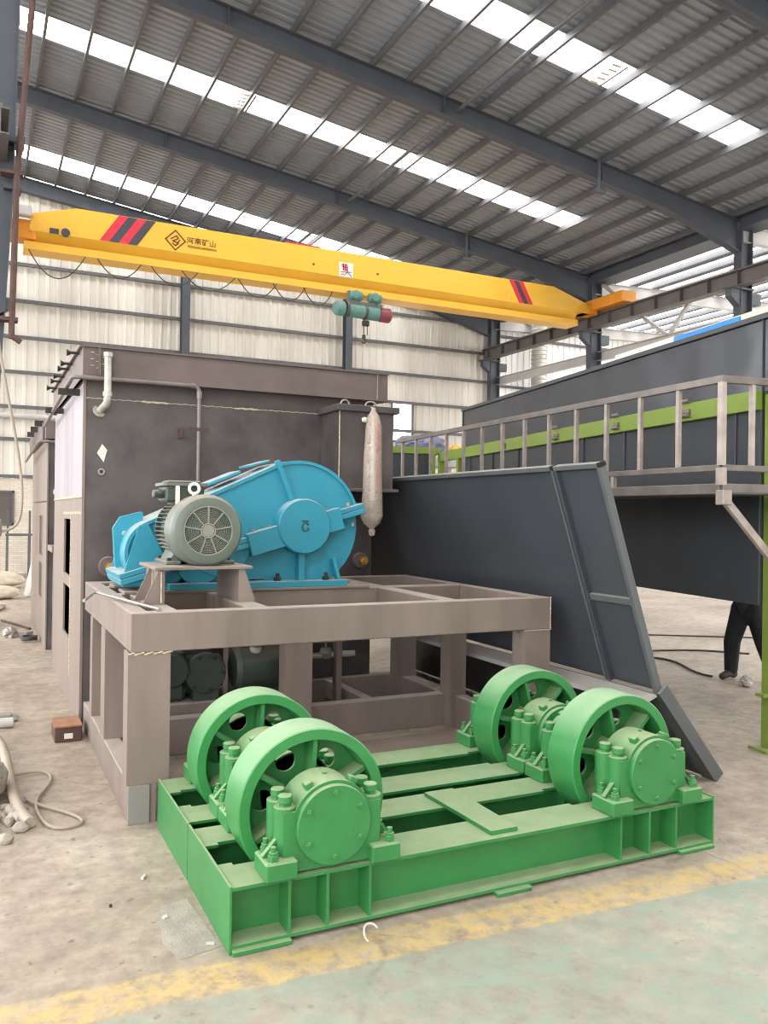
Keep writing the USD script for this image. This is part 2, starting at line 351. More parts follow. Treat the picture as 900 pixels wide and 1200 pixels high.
for a, b_ in ((-5.3, -4.45), (.7, 1.55), (6.7, 7.55), (12.7, 13.55), (18.7, 19.6), (25.62, 26.62)):
    for x in PX[1:]:
        mb = MB().prism(Polygon([(x + .012, roof_z(x + .012) + .02), (x + .868, roof_z(x + .868) + .02), (x + .868, roof_z(x + .868) + .035), (x + .012, roof_z(x + .012) + .035)]), (0, b_, 0), (1, 0, 0), (0, 0, 1), b_ - a)
        ceil.part('skylight_pane', mb, 'skylight_sheet', smooth=False)
cee = Polygon([(-.03, -.15), (.03, -.15), (.03, -.12), (.02, -.12), (.02, -.138), (-.018, -.138), (-.018, -.012), (.03, -.012), (.03, 0), (-.03, 0)])
for x in PX[::-1] + [XS + .88, XS + 1.76, XS + 2.64]:
    ceil.part('purlin', MB().profile(cee, (x, -8.2, roof_z(x)), (x, 28, roof_z(x))), 'purlin_grey')
for y in (-8.1, -2.1, 3.8) + COLS:
    zt = lambda x: roof_z(x) - .15
    prof = [(X0, zt(X0) - .42), (9, zt(9) - .42), (15.5, zt(15.5) - .5), (18.05, zt(18.05) - .85), (18.05, zt(18.05)), (X0, zt(X0))]
    r = MB().prism(Polygon(prof), (0, y + .006, 0), (1, 0, 0), (0, 0, 1), .012)
    for dz, sgn in ((0, -1), (-.42, 1)):
        if dz: pts = [(X0, zt(X0) - .42), (9, zt(9) - .42), (15.5, zt(15.5) - .5), (18.05, zt(18.05) - .85)]
        else: pts = [(X0, zt(X0)), (18.05, zt(18.05))]
        for (xa, za), (xb, zb) in zip(pts, pts[1:]):
            r.prism(Polygon([(xa, za), (xb, zb), (xb, zb + sgn * .02), (xa, za + sgn * .02)]), (0, y + .11, 0), (1, 0, 0), (0, 0, 1), .22)
    for x in (4.2, 9.0, 13.4): r.box(x - .01, x + .01, y - .1, y + .1, zt(x) - .42, zt(x))
    ceil.part('rafter', r, 'steel_blue_grey')
# long tie pipe and hangers below the purlins, seen crossing two bays
ceil.part('tie_pipe', MB().cyl((9.35, 3.8, roof_z(9.35) - .34), (9.35, 28, roof_z(9.35) - .34), .045, 10), 'purlin_grey', label='round pipe running below the purlins along the hall')
for y in (15.6, 21.6):
    ceil.part('hanger', MB().cyl((13.2, y, roof_z(13.2) - .95), (13.2, y, roof_z(13.2) - .2), .04, 8).box(13.05, 13.35, y - .06, y + .06, roof_z(13.2) - 1.0, roof_z(13.2) - .92), 'steel_blue_grey')
ceil.part('gutter', MB().box(18.1, 18.75, 3.8, 28, 9.72, 9.98).box(18.1, 18.13, 3.8, 28, 9.98, 10.05), 'steel_blue_grey', label='grey eaves gutter above the right row of columns')

for sx_, sy_ in ((5.55, 18.72), (11.35, 12.72), (9.9, 25.64)):   # old repair battens under the skylight sheets
    for i in range(5): ceil.part('repair_batten', MB().box(sx_ - .22 + .05 * (i % 2), sx_ + .0 + .05 * (i % 2), sy_ + .05 + .17 * i, sy_ + .11 + .17 * i, roof_z(sx_) - .035, roof_z(sx_) - .005), 'sheet_beige')
    ceil.part('repair_batten', MB().box(sx_ + .1, sx_ + .14, sy_ + .02, sy_ + .85, roof_z(sx_) - .035, roof_z(sx_) - .01), 'purlin_grey')

# the bay on the left of the column row, over the left aisle (its roof falls away to the left)
lbay = Thing('ceiling', 'roof of the left neighbouring bay above the aisle, beyond the left column row', kind='structure')
lz = lambda x: roof_z(X0) + .13 * (x - X0)
for a, b_ in ((-8.2, -5.3), (-4.45, .7), (1.55, 6.7), (7.55, 12.7), (13.55, 18.7), (19.6, 25.62), (26.62, 28.0)): lbay.part('roof_sheet', corrugated(-12, X0, a, b_, lz), 'roof_sheet', smooth=False)
for a, b_ in ((-5.3, -4.45), (.7, 1.55), (6.7, 7.55), (12.7, 13.55), (18.7, 19.6), (25.62, 26.62)):
    lbay.part('skylight_pane', MB().prism(Polygon([(-10, lz(-10)), (X0, lz(X0)), (X0, lz(X0) + .02), (-10, lz(-10) + .02)]), (0, b_, 0), (1, 0, 0), (0, 0, 1), b_ - a), 'skylight_sheet', smooth=False)
    lbay.part('roof_sheet', corrugated(-12, -10, a, b_, lz), 'roof_sheet', smooth=False)

# the next bay to the right: a roof of narrow sheets and bright strips
bay = Thing('ceiling', 'roof of the neighbouring bay with bright strips between dark sheets, beyond the right columns', kind='structure')
bz = lambda x: 9.95 + .045 * (x - 18.75)
x = 18.75; k = 0
while x < 34:
    w_s, w_l = .78, .22
    for (xa, xb, mm, nm) in ((x, x + w_s, 'roof_sheet_dark', 'roof_sheet'), (x + w_s, x + w_s + w_l, 'skylight_sheet', 'skylight_pane')):
        bay.part(nm, MB().prism(Polygon([(xa, bz(xa)), (xb, bz(xb)), (xb, bz(xb) + .03), (xa, bz(xa) + .03)]), (0, 28, 0), (1, 0, 0), (0, 0, 1), 24.2), mm, smooth=False)
    bay.part('purlin', MB().profile(cee, (x + .04, 3.8, bz(x)), (x + .04, 28, bz(x))), 'purlin_grey')
    x += w_s + w_l
for y in COLS:
    bay.part('rafter', MB().profile(isec(.42, .2, .02, .012, -.42), (18.3, y, 9.8), (34, y, bz(34) - .2)), 'light_steel')

# back gable wall
def clad(x0, x1, z0, top, y, pitch=.3, dep=.035):
    n = max(1, int(round((x1 - x0) / pitch))); p = (x1 - x0) / n; prof = []
    for i in range(n):
        a = x0 + i * p; prof += [(a, 0), (a + .55 * p, 0), (a + .66 * p, -dep), (a + .88 * p, -dep), (a + .98 * p, 0)]
    prof.append((x1, 0)); v, f = [], []
    for xx, d in prof: v += [(xx, y + d, z0), (xx, y + d, top(xx))]
    for i in range(len(prof) - 1): f += [(2 * i, 2 * i + 3, 2 * i + 1), (2 * i, 2 * i + 2, 2 * i + 3)]
    b = MB(); b.p.append((np.array(v), np.array(f))); return b
YB = 28.05
wb = Thing('wall_back', 'pale corrugated gable wall with dark girts above a low whitewashed brick wall', kind='structure', loc=(0, YB, 0))
wb.part('brick_base', MB().box(-6, 18.2, YB, YB + .24, 0, 2.95), 'brick_white', smooth=False)
zz = [2.95, 4.4, 5.26, 7.3, 8.45, 13]
edges = [-6, 13.95, 14.8, 18.3]
for xa, xb in zip(edges, edges[1:]):
    if xa == 13.95:
        wb.part('cladding_sheet', clad(xa, xb, 2.95, lambda q: 4.8, YB), 'cladding', smooth=False)
        wb.part('cladding_sheet', clad(xa, xb, 6.2, lambda q: roof_z(q) - .02, YB), 'cladding', smooth=False)
    else:
        n = max(1, int(round((xb - xa) / 3.0)))
        for i in range(n): wb.part('cladding_sheet', clad(xa + (xb - xa) * i / n, xa + (xb - xa) * (i + 1) / n, 2.95, lambda q: roof_z(q) - .02, YB), 'cladding', smooth=False)
for z in (3.0, 4.15, 5.15, 6.22, 7.3, 8.42, 9.55):
    wb.part('girt', MB().profile([(-.04, -.05), (.04, -.05), (.04, .05), (-.04, .05)], (-6, YB - .09, z), (18.2, YB - .09, z)), 'girt_dark')
wb.part('base_pipe', MB().cyl((-6, YB - .25, 4.85), (4.0, YB - .25, 4.85), .09, 12), 'light_steel', label='pale pipe running along the wall above the brick base')
wb.part('window_reveal', MB().box(13.9, 13.97, YB - .06, YB + .1, 4.75, 6.25).box(14.78, 14.85, YB - .06, YB + .1, 4.75, 6.25).box(13.9, 14.85, YB - .06, YB + .1, 4.72, 4.79).box(13.9, 14.85, YB - .06, YB + .1, 6.2, 6.27).box(13.97, 14.78, YB - .03, YB + .03, 5.15, 5.2), 'girt_dark')
solo('window_1', MB().box(13.97, 14.78, YB + .03, YB + .05, 4.79, 6.2), 'window_bright', 'bright daylit window opening in the back cladding right of the big brown tank', kind='structure')
w2 = Thing('window_2', 'small dark window in the whitewashed brick wall at far left', kind='structure', loc=(.55, YB, 1.6))
w2.part('pane', MB().box(.2, .9, YB - .04, YB - .02, 1.55, 2.5), 'pane_dark'); w2.part('window_frame', MB().box(.14, .2, YB - .07, YB, 1.5, 2.56).box(.9, .96, YB - .07, YB, 1.5, 2.56).box(.14, .96, YB - .07, YB, 2.5, 2.56).box(.14, .96, YB - .07, YB, 1.48, 1.55), 'girt_dark')
wr = Thing('wall_back_right', 'bright white corrugated end wall of the neighbouring bay with grey beams', kind='structure', loc=(18.3, YB, 0))
for i in range(5): wr.part('cladding_sheet', clad(18.3 + 3.2 * i, 18.3 + 3.2 * (i + 1), 0, lambda q: bz(q), YB), 'cladding_white', smooth=False)
for z in (3.2, 5.2, 7.2, 9.2): wr.part('girt', MB().box(18.3, 34.3, YB - .12, YB - .04, z - .05, z + .05), 'girt_dark')

wf = Thing('wall_front', 'pale corrugated gable wall behind the viewer', kind='structure', loc=(0, -8.3, 0))
for i in range(7): wf.part('cladding_sheet', clad(-1.6 + 2.85 * i, -1.6 + 2.85 * (i + 1), 0, lambda q: roof_z(q) - .02, -8.3), 'cladding', smooth=False)
for z in (2, 4, 6, 8): wf.part('girt', MB().box(-1.6, 18.3, -8.26, -8.18, z - .05, z + .05), 'girt_dark')

# columns
def column(x, y, label, top=9.75):
    t = Thing('steel_column', label, 'column', (x, y, 0), group='steel columns of the right row')
    t.part('shaft', MB().profile(isec(.42, .26, .018, .012, -.21), (x, y, .02), (x, y, top), (1, 0, 0)), 'steel_blue_grey')
    t.part('base_plate', MB().box(x - .26, x + .26, y - .2, y + .2, 0, .025), 'steel_blue_grey')
    t.part('bracket', MB().prism(Polygon([(-.21, 7.65), (-.55, 7.9), (-.55, 8.12), (-.21, 8.12)]), (x, y + .1, 0), (1, 0, 0), (0, 0, 1), .2).box(x - .6, x + .22, y - .16, y + .16, 8.1, 8.14), 'steel_blue_grey', label='corbel bracket under the crane rail beam')
    t.part('stub', MB().box(x + .21, x + .55, y - .12, y + .12, 7.75, 8.05), 'steel_blue_grey', label='short beam stub on the outer side')
XC = 18.32
column(XC, 9.8, 'grey steel column of the right row beyond the picture edge')
column(XC, 15.8, 'grey steel column of the right row nearest the camera, at the right picture edge')
column(XC, 21.8, 'grey steel column of the right row beside the right end of the yellow crane')
column(XC, 27.8, 'grey steel column at the right corner of the back wall, farthest of the right row')
t = Thing('steel_column', 'tall blue-grey tapered steel column at the left picture edge', 'column', (0.1, 15.8, 0))
t.part('shaft', MB().prism(Polygon([(-.32, 0), (.2, 0), (.29, 4.3), (.44, 7.3), (.53, 11.6), (-.32, 11.9)]), (0, 15.81, 0), (1, 0, 0), (0, 0, 1), .014), 'steel_blue_grey')
t.part('inner_flange', MB().bar((.2, 15.8, 0), (.29, 15.8, 4.3), .26, .02, (1, 0, 0)).bar((.29, 15.8, 4.3), (.44, 15.8, 7.3), .26, .02, (1, 0, 0)).bar((.44, 15.8, 7.3), (.53, 15.8, 11.6), .26, .02, (1, 0, 0)), 'steel_blue_grey')
t.part('outer_flange', MB().bar((-.32, 15.8, 0), (-.32, 15.8, 11.9), .26, .02, (1, 0, 0)), 'steel_blue_grey')
t.part('bracket', MB().prism(Polygon([(.2, 5.3), (.42, 5.45), (.42, 5.62), (.2, 5.62)]), (0, 15.9, 0), (1, 0, 0), (0, 0, 1), .2).box(.3, .58, 15.64, 15.96, 7.5, 7.56).box(.3, .62, 15.6, 16.0, 8.3, 8.4), 'steel_blue_grey')
for cx_, lab in ((6.06, 'slim wind column on the back wall left of the crane hoist'), (11.94, 'slim wind column on the back wall directly below the crane hoist')):
    solo('wind_column', MB().profile(isec(.3, .26, .016, .012, -.15), (cx_, YB - .35, 0), (cx_, YB - .35, roof_z(cx_) - .25), (0, 1, 0)), 'steel_blue_grey', lab, 'column', group='wind columns of the back wall')

# right crane runway
t = Thing('crane_runway', 'long grey runway beam with web stiffeners carrying the right end of the yellow crane', 'beam', (18.0, 4, 8.14))
t.part('beam', MB().profile(isec(.42, .3, .022, .014, 8.14), (18.0, 4, 0), (18.0, 28, 0)), 'runway_grey')
t.part('rail', MB().box(17.96, 18.04, 4, 28, 8.56, 8.62), 'runway_grey')
for y in np.arange(4.6, 28, 1.0):
    t.part('stiffener', MB().box(17.86, 17.99, y - .008, y + .008, 8.165, 8.535), 'runway_grey')
t = Thing('side_rail_beam', 'lower grey horizontal beam tying the right columns together below the runway', 'beam', (18.25, 4, 7.2))
t.part('beam', MB().profile(isec(.3, .18, .016, .012, 7.2), (18.55, 4, 0), (18.55, 28, 0)), 'light_steel')
for a, b_, lab in (((18.55, 20.1, 8.5), (18.55, 18.75, 7.5), None), ((18.55, 17.6, 8.6), (18.55, 18.65, 7.5), None), ((18.5, 21.6, 9.7), (18.5, 20.2, 8.62), None), ((18.5, 15.9, 9.0), (18.5, 17.2, 8.3), None)):
    t.part('brace', MB().bar(a, b_, .1, .1), 'light_steel')
t = Thing('crane_runway', 'dark runway beam beside the left column carrying the left end of the crane', 'beam', (.3, 10, 8.1))
t.part('beam', MB().profile(isec(.42, .26, .022, .014, 8.0), (.22, 14.6, 0), (.22, 28, 0)), 'runway_grey')
t.part('rail', MB().box(.19, .25, 14.6, 28, 8.42, 8.48), 'runway_grey')
solo('rusty_pipe', MB().cyl((.72, 15.5, 10.95), (.50, 15.5, 7.63), .05, 10).cyl((.50, 15.5, 7.63), (.45, 15.5, 4.9), .05, 10).cyl((.45, 15.5, 4.95), (.6, 15.5, 4.85), .05, 10).box(.25, .6, 15.46, 15.7, 7.7, 7.76).box(.2, .55, 15.46, 15.7, 5.2, 5.26), 'rust_red', 'rusty red-brown pipe running down beside the left column', 'pipe')
t = Thing('spiral_duct', 'pale ribbed vertical duct against the white end wall beyond the right columns', 'duct', (20.1, 27.3, 0))
pr = [(.3, 0)]
for i in range(60): pr += [(.3, .165 * i + .02), (.33, .165 * i + .05), (.3, .165 * i + .08)]
t.part('pipe', MB().lathe(pr + [(.3, 9.85), (0, 9.85)], (20.15, 27.3, 0), (0, 0, 1), 24), 'galvanised')

# ================================================================== OVERHEAD CRANE
YC = 21.3
t = Thing('bridge_crane', 'yellow single-girder overhead travelling crane spanning the hall with red and black stripes', 'crane', (9, YC, 8.05))
side = [(.95, 8.5), (1.0, 8.9), (2.0, 9.18), (16.05, 9.18), (17.35, 8.8), (17.5, 8.5)]
t.part('girder', MB().prism(Polygon(side), (0, YC + .28, 0), (1, 0, 0), (0, 0, 1), .56), 'crane_yellow')
# sloping underside down to the bottom flange
t.part('web_taper', MB().profile(Polygon([(-.06, 8.2), (.06, 8.2), (.28, 8.5), (-.28, 8.5)]), (1.0, YC, 0), (17.0, YC, 0)), 'crane_yellow')
t.part('bottom_flange', MB().box(.85, 17.0, YC - .3, YC + .3, 8.06, 8.1).box(.85, 17.0, YC - .3, YC - .26, 8.1, 8.24).box(.85, 17.0, YC - .05, YC + .05, 8.08, 8.24), 'crane_yellow')
t.part('end_carriage', MB().box(17.62, 18.2, YC - 1.6, YC + 1.6, 8.64, 8.98, .02).box(17.2, 17.83, YC - .25, YC + .25, 8.5, 8.8, .02), 'crane_orange', label='orange end carriage on the right runway')
t.part('end_carriage', MB().box(.0, .5, YC - 1.6, YC + 1.6, 8.5, 8.85, .02).box(.4, 1.1, YC - .25, YC + .25, 8.3, 8.75, .02), 'crane_orange')
t.part('cable_reel', MB().box(.62, 1.0, YC - .5, YC - .3, 8.75, 9.0, .03), 'light_steel', label='pale grey box on the left end of the girder')
t.part('bearing_boss', MB().cyl((1.75, YC - .3, 8.56), (1.75, YC - .26, 8.56), .1, 18).box(1.4, 1.6, YC - .3, YC - .27, 8.5, 8.62), 'stripe_dark')
t.part('lamp_bar', MB().box(7.3, 8.3, YC - .1, YC + .1, 9.18, 9.28), 'red_paint', label='low reddish box on top of the girder')
yf = YC - .285
def slant(xb, w, skew, m_):
    t.part('stripe', MB().prism(Polygon([(xb, 8.51), (xb + w, 8.51), (xb + w + skew, 9.17), (xb + skew, 9.17)]), (0, yf + .004, 0), (1, 0, 0), (0, 0, 1), .006), m_, label='red stripe' if m_ == 'red_paint' else 'black stripe')
for i in range(4): slant(2.52 + .22 * i, .22, .44, 'red_paint' if i % 2 == 0 else 'stripe_dark')
for i in range(3): slant(14.75 + .17 * i, .17, -.38, 'red_paint' if i % 2 == 0 else 'stripe_dark')
def strokes(mb, o, s, segs, w):
    for seg in segs:
        for (xa, za), (xb, zb) in zip(seg, seg[1:]):
            a = np.array([o[0] + xa * s, yf, o[1] + za * s]); b_ = np.array([o[0] + xb * s, yf, o[1] + zb * s])
            d = unit(b_ - a) * w * .4; mb.bar(a - d, b_ + d, .008, w, np.cross(b_ - a, (0, 1, 0)))
    return mb
lg = MB(); cxl, czl, rl = 4.33, 8.79, .245
strokes(lg, (cxl, czl), rl, [[(-1, 0), (0, 1), (1, 0), (0, -1), (-1, 0)], [(-.45, .1), (.1, .45), (.3, .2), (-.25, -.1), (.2, -.25), (.45, .05)], [(-.3, -.35), (0, -.55), (.3, -.3)]], .03)
t.part('emblem', lg, 'logo_brown', label='brown diamond emblem')
ch = [  # four characters as strokes in a unit box
    [[(.05, .9), (.16, .8)], [(.02, .6), (.14, .5)], [(.04, .05), (.18, .35)], [(.28, .85), (1, .85)], [(.85, .85), (.85, .05), (.72, .1)], [(.36, .6), (.66, .6), (.66, .28), (.36, .28), (.36, .6)]],
    [[(.1, .85), (.9, .85)], [(.5, 1), (.5, .7)], [(.12, .05), (.12, .66), (.88, .66), (.88, .05)], [(.34, .58), (.4, .48)], [(.66, .58), (.6, .48)], [(.28, .44), (.72, .44)], [(.28, .26), (.72, .26)], [(.5, .44), (.5, .05)]],
    [[(.02, .88), (.4, .88)], [(.22, .88), (.06, .45)], [(.12, .5), (.38, .5), (.38, .12), (.12, .12), (.12, .5)], [(.7, 1), (.72, .86)], [(.5, .82), (1, .82)], [(.55, .82), (.52, .35), (.42, .02)]],
    [[(.5, .95), (.5, .1)], [(.1, .6), (.1, .08), (.9, .08), (.9, .6)]]]
for i, c in enumerate(ch): t.part('lettering', strokes(MB(), (4.62 + .19 * i, 8.76), .165, c, .017), 'logo_brown')
tm = meshkit.text_mesh('HENANKUANGSHAN', .062, .006); wid = tm.bounds[1][0]
v = np.array(tm.vertices); v2 = np.stack([4.63 + v[:, 0] * .74 / wid, yf - v[:, 2] + .002, 8.655 + v[:, 1]], 1)
t.part('lettering', MB().add(v2, tm.faces), 'logo_brown', smooth=False)
t.part('sign_plate', MB().box(8.78, 9.2, yf - .006, yf + .004, 8.5, 8.9), 'white_paint', label='small white capacity sign with red and purple characters')
yk, yf = yf, yf - .009
t.part('sign_lettering', strokes(MB(), (8.86, 8.66), .2, [[(0, .75), (.2, .95), (.2, .1)], [(.45, .9), (.45, .15), (.7, .15), (.7, .9), (.45, .9)], [(.1, .55), (.6, .55)]], .03), 'red_paint')
t.part('sign_lettering', strokes(MB(), (8.83, 8.53), .16, [[(0, .6), (2.0, .75)], [(1.2, 1.6), (1.25, .7), (.5, 0)], [(1.25, .7), (2, .0)], [(0, .1), (.5, .3)]], .02), 'purple_ink')
yf = yk
for x_ in (8.03, 9.95): t.part('bolt_hole', MB().cyl((x_, yf - .002, 8.72), (x_, yf + .01, 8.72), .035, 12), 'logo_brown')

t = Thing('hoist', 'teal electric wire-rope hoist with two trolley motors hanging under the yellow crane', 'hoist', (9.4, YC - .1, 7.2))
yh = YC - .35
t.part('drum', MB().cyl((8.95, yh, 7.6), (9.95, yh, 7.57), .19, 24, .02), 'hoist_teal')
t.part('motor', MB().cyl((9.95, yh, 7.57), (10.33, yh, 7.56), .2, 24, .05), 'maroon_paint', label='dull red motor end')
t.part('end_cap', MB().cyl((8.62, yh, 7.61), (8.95, yh, 7.6), .2, 24, .06), 'hoist_teal')
t.part('drum_band', MB().cyl((8.95, yh, 7.6), (9.03, yh, 7.6), .215, 24).cyl((9.5, yh, 7.585), (9.58, yh, 7.58), .205, 24), 'motor_dark')
t.part('trolley_frame', MB().box(8.95, 10.05, yh - .1, yh + .15, 7.72, 7.84, .01).box(9.0, 9.1, yh - .12, yh + .03, 7.7, 8.1).box(9.85, 9.95, yh - .12, yh + .03, 7.7, 8.1), 'motor_grey')
for x_ in (9.2, 9.78):
    t.part('trolley_motor', MB().cyl((x_ - .18, yh - .1, 7.98), (x_ + .2, yh - .1, 7.97), .13, 18, .03).cyl((x_ - .02, yh - .25, 7.98), (x_ - .02, yh + .1, 7.98), .12, 18, .02), 'hoist_teal')
t.part('rope', MB().cyl((9.52, yh, 7.4), (9.52, yh, 6.9), .012, 6).cyl((9.62, yh, 7.4), (9.62, yh, 6.95), .012, 6), 'bolt_dark')
t.part('hook_block', MB().box(9.47, 9.67, yh - .05, yh + .05, 7.2, 7.36, .02).cyl((9.52, yh, 6.95), (9.52, yh, 6.85), .05, 10).tube([(9.52 + .05 * math.sin(a), yh, 6.78 + .06 * math.cos(a)) for a in np.linspace(0, 4.5, 12)], .018, 6), 'bolt_dark')
t = Thing('festoon_cable', 'thin dark festoon cable hanging in loops below the yellow girder', 'cable', (1, YC - .35, 8))
lo = [(.95, 2.2, .6), (2.48, 3.5, .4), (3.75, 4.9, .4), (4.5, 5.87, .42), (5.95, 7.0, .42), (6.9, 7.8, .4), (7.75, 8.6, .42)]
for a, b_, sag in lo:
    t.part('loop', MB().tube([(a + (b_ - a) * s, YC - .285, 8.05 - sag * 4 * s * (1 - s)) for s in np.linspace(0, 1, 14)], .014, 6), 'cable_dark')

# ================================================================== STEEL BASE FRAME (table)
FX0, FX1, FY0, FY1, FZ = .876, 4.163, 5.44, 7.98, 1.345
t = Thing('machine_frame', 'large brown-grey welded steel base frame of box beams and posts carrying the blue gearbox', 'frame', (2.5, 6.7, 0)); FR = t
B = .006
t.part('front_beam', MB().box(FX0, FX1, FY0, FY0 + .11, 1.09, FZ, B), 'frame_primer')
t.part('back_beam', MB().box(FX0, FX1, FY1 - .13, FY1, 1.09, FZ, B), 'frame_primer')
t.part('side_beam', MB().box(FX0, FX0 + .12, FY0 + .11, FY1 - .13, 1.09, FZ, B), 'frame_primer')
t.part('side_beam', MB().box(FX1 - .1, FX1, FY0 + .11, FY1 - .13, 1.09, FZ, B), 'frame_primer')
t.part('cross_beam', MB().box(FX0 + .12, FX1 - .1, 6.68, 6.84, 1.1, FZ, B), 'frame_primer')
t.part('cross_beam', MB().box(FX0 + .12, 3.2, 7.36, 7.5, 1.1, FZ, B), 'frame_primer')
t.part('short_beam', MB().box(1.06, 1.19, FY0 + .11, 6.68, 1.1, FZ, B), 'frame_primer')
t.part('short_beam', MB().box(1.66, 1.82, FY0 + .11, 6.68, 1.1, FZ, B), 'frame_primer')
t.part('long_beam', MB().box(3.2, 3.34, FY0 + .11, 6.68, 1.1, FZ, B), 'frame_primer')
t.part('long_beam', MB().box(3.2, 3.34, 6.84, FY1 - .13, 1.1, FZ, B), 'frame_primer')
t.part('mounting_plate', MB().box(1.02, 3.12, 6.66, 6.98, FZ, FZ + .022, .003), 'frame_primer')
t.part('mounting_plate', MB().box(1.02, 3.12, 7.24, 7.5, FZ, FZ + .022, .003), 'frame_primer')
def post(x0, x1, y0, y1, z0=.25, z1=1.09):
    """H-section post with its flanges facing front and back"""
    return MB().box(x0, x1, y0, y0 + .014, z0, z1).box(x0, x1, y1 - .014, y1, z0, z1).box(x0, x0 + .012, y0 + .014, y1 - .014, z0, z1).box(x1 - .012, x1, y0 + .014, y1 - .014, z0, z1)
for q in ((FX0 - .015, 1.128, FY0 + .0, FY0 + .17), (3.915, FX1, FY0, FY0 + .17), (FX0, 1.05, 6.62, 6.84), (2.36, 2.6, 6.7, 6.88), (4.0, FX1, 6.72, 6.92), (FX0, 1.03, 7.4, 7.55), (2.14, 2.3, 7.72, 7.9), (3.95, FX1, 7.72, 7.9)):
    t.part('post', post(*q, z0=.25 if q[0] < 1 else 0, z1=1.09), 'frame_primer')
t.part('sill_beam', MB().box(FX0, FX0 + .125, FY0 + .004, 8.0, 0, .25, B).box(FX0 + .125, FX0 + .17, FY0 + .004, FY0 + .03, 0, .25), 'frame_primer')
t.part('sill_end_plate', MB().box(FX0 - .005, FX0 + .13, FY0 - .01, FY0 + .004, 0, .245, .002), 'grey_primer', label='plain grey end plate of the sill beam')
t.part('lower_beam', MB().box(FX0 + .125, 4.0, 6.84, 6.96, .0, .30, B), 'frame_primer')
t.part('lower_beam', MB().box(FX0 + .125, 3.95, 7.9, 7.99, .0, .30, B), 'frame_primer')
t.part('lower_beam', MB().box(4.0, FX1, 6.92, 7.98, .0, .30, B), 'frame_primer')
t.part('lower_beam', MB().box(4.05, FX1, FY0 + .17, 6.72, .0, .30, B), 'frame_primer')
t.part('lower_beam', MB().box(1.9, 2.0, 6.96, 7.9, .12, .30, B), 'frame_primer')
t.part('lower_beam', MB().box(3.2, 3.3, 6.96, 7.9, .12, .30, B), 'frame_primer')
wl = MB()
for q in ((.87, 1.128, FY0 - .003, 1.085),): 
    for i in range(14): wl.blob((q[0] + (q[1] - q[0]) * i / 13, q[2], q[3] + .006 * math.sin(i * 2.1)), (.014, .006, .006), i, .3, 1)
for i in range(12): wl.blob((3.92 + .24 * i / 11, FY0 - .003, 1.085), (.013, .005, .005), i, .3, 1)
for i in range(12): wl.blob((FX1, FY0 - .002, 1.1 + .24 * i / 11), (.005, .005, .012), i, .3, 1)
t.part('weld_bead', wl, 'weld', kind='stuff')
solo('steel_plate', MB().box(1.3, 3.9, 5.43, 6.61, 0, .012, .003), 'rust_plate', 'flat rusty steel sheet lying on the floor under the machine frame', 'plate')
solo('timber_strip', MB().box(1.9, 4.05, 5.335, 5.42, 0, .04, .004), 'sheet_beige', 'pale strip lying on the floor behind the green roller base', 'strip')
solo('bent_rod', MB().tube(bend([(.66, 6.08, 1.37), (.80, 6.66, 1.372), (1.06, 5.38 + .1, 1.36)], .05), .011, 8), 'steel_bare', 'thin bent steel rod lying across the left front corner of the machine frame', 'rod')

# ---- machinery under the frame
t = Thing('pump_unit', 'dusty grey gear pump unit standing under the left part of the machine frame', 'pump', (1.6, 7.4, 0))
t.part('base', MB().box(1.2, 1.88, 7.1, 7.7, 0, .36, .01), 'frame_primer')
t.part('body', MB().box(1.36, 1.62, 7.15, 7.6, .36, .82, .04).cyl((1.49, 7.1, .64), (1.49, 7.65, .64), .15, 24, .02), 'motor_dark')
t.part('flange', MB().cyl((1.78, 7.12, .6), (1.78, 7.17, .6), .18, 24, .01).cyl((1.62, 7.4, .6), (1.98, 7.4, .6), .12, 20, .02).box(1.68, 1.9, 7.15, 7.6, .36, .5), 'motor_dark')
for a in range(6): t.part('bolt', MB().hexa((1.78 + .15 * math.cos(a), 7.12, .6 + .15 * math.sin(a)), (0, -1, 0), .018, .02), 'bolt_dark')
t = Thing('pipe_assembly', 'grey pipes with elbows and a small valve under the right part of the machine frame', 'pipe', (2.9, 7.45, .3))
t.part('pipe', MB().tube(bend([(2.25, 7.5, .62), (3.35, 7.5, .62)], .03), .03, 10), 'galvanised')
t.part('pipe', MB().tube(bend([(2.3, 7.42, .78), (3.25, 7.42, .78), (3.25, 7.42, 1.05)], .06), .026, 10), 'galvanised')
t.part('valve', MB().lathe([(0, 0), (.05, .01), (.065, .06), (.05, .11), (0, .12)], (3.05, 7.5, .58), (0, 0, 1), 16).cyl((3.05, 7.5, .7), (3.05, 7.5, .78), .012, 8).cyl((3.05, 7.5, .77), (3.05, 7.5, .785), .06, 16), 'grille_grey')
t.part('support', MB().box(2.7, 2.78, 7.45, 7.56, 0, .6, .005), 'frame_primer'); t.part('support', MB().box(3.12, 3.18, 7.4, 7.5, 0, .76, .005), 'frame_primer')
t = Thing('round_tank', 'dark dusty cylinder lying under the middle of the machine frame', 'cylinder', (2.2, 7.4, .36))
t.part('shell', MB().cyl((2.05, 7.25, .6), (2.75, 7.25, .6), .2, 28, .04), 'motor_dark')
t.part('cradle', MB().box(2.12, 2.2, 7.1, 7.4, 0, .45, .005), 'frame_primer'); t.part('cradle', MB().box(2.6, 2.68, 7.1, 7.4, 0, .45, .005), 'frame_primer')
t.part('cap', MB().lathe([(0, 0), (.05, 0), (.055, .02), (.05, .05), (0, .055)], (2.2, 7.05, .78), (0, -.3, 1), 14), 'galvanised')

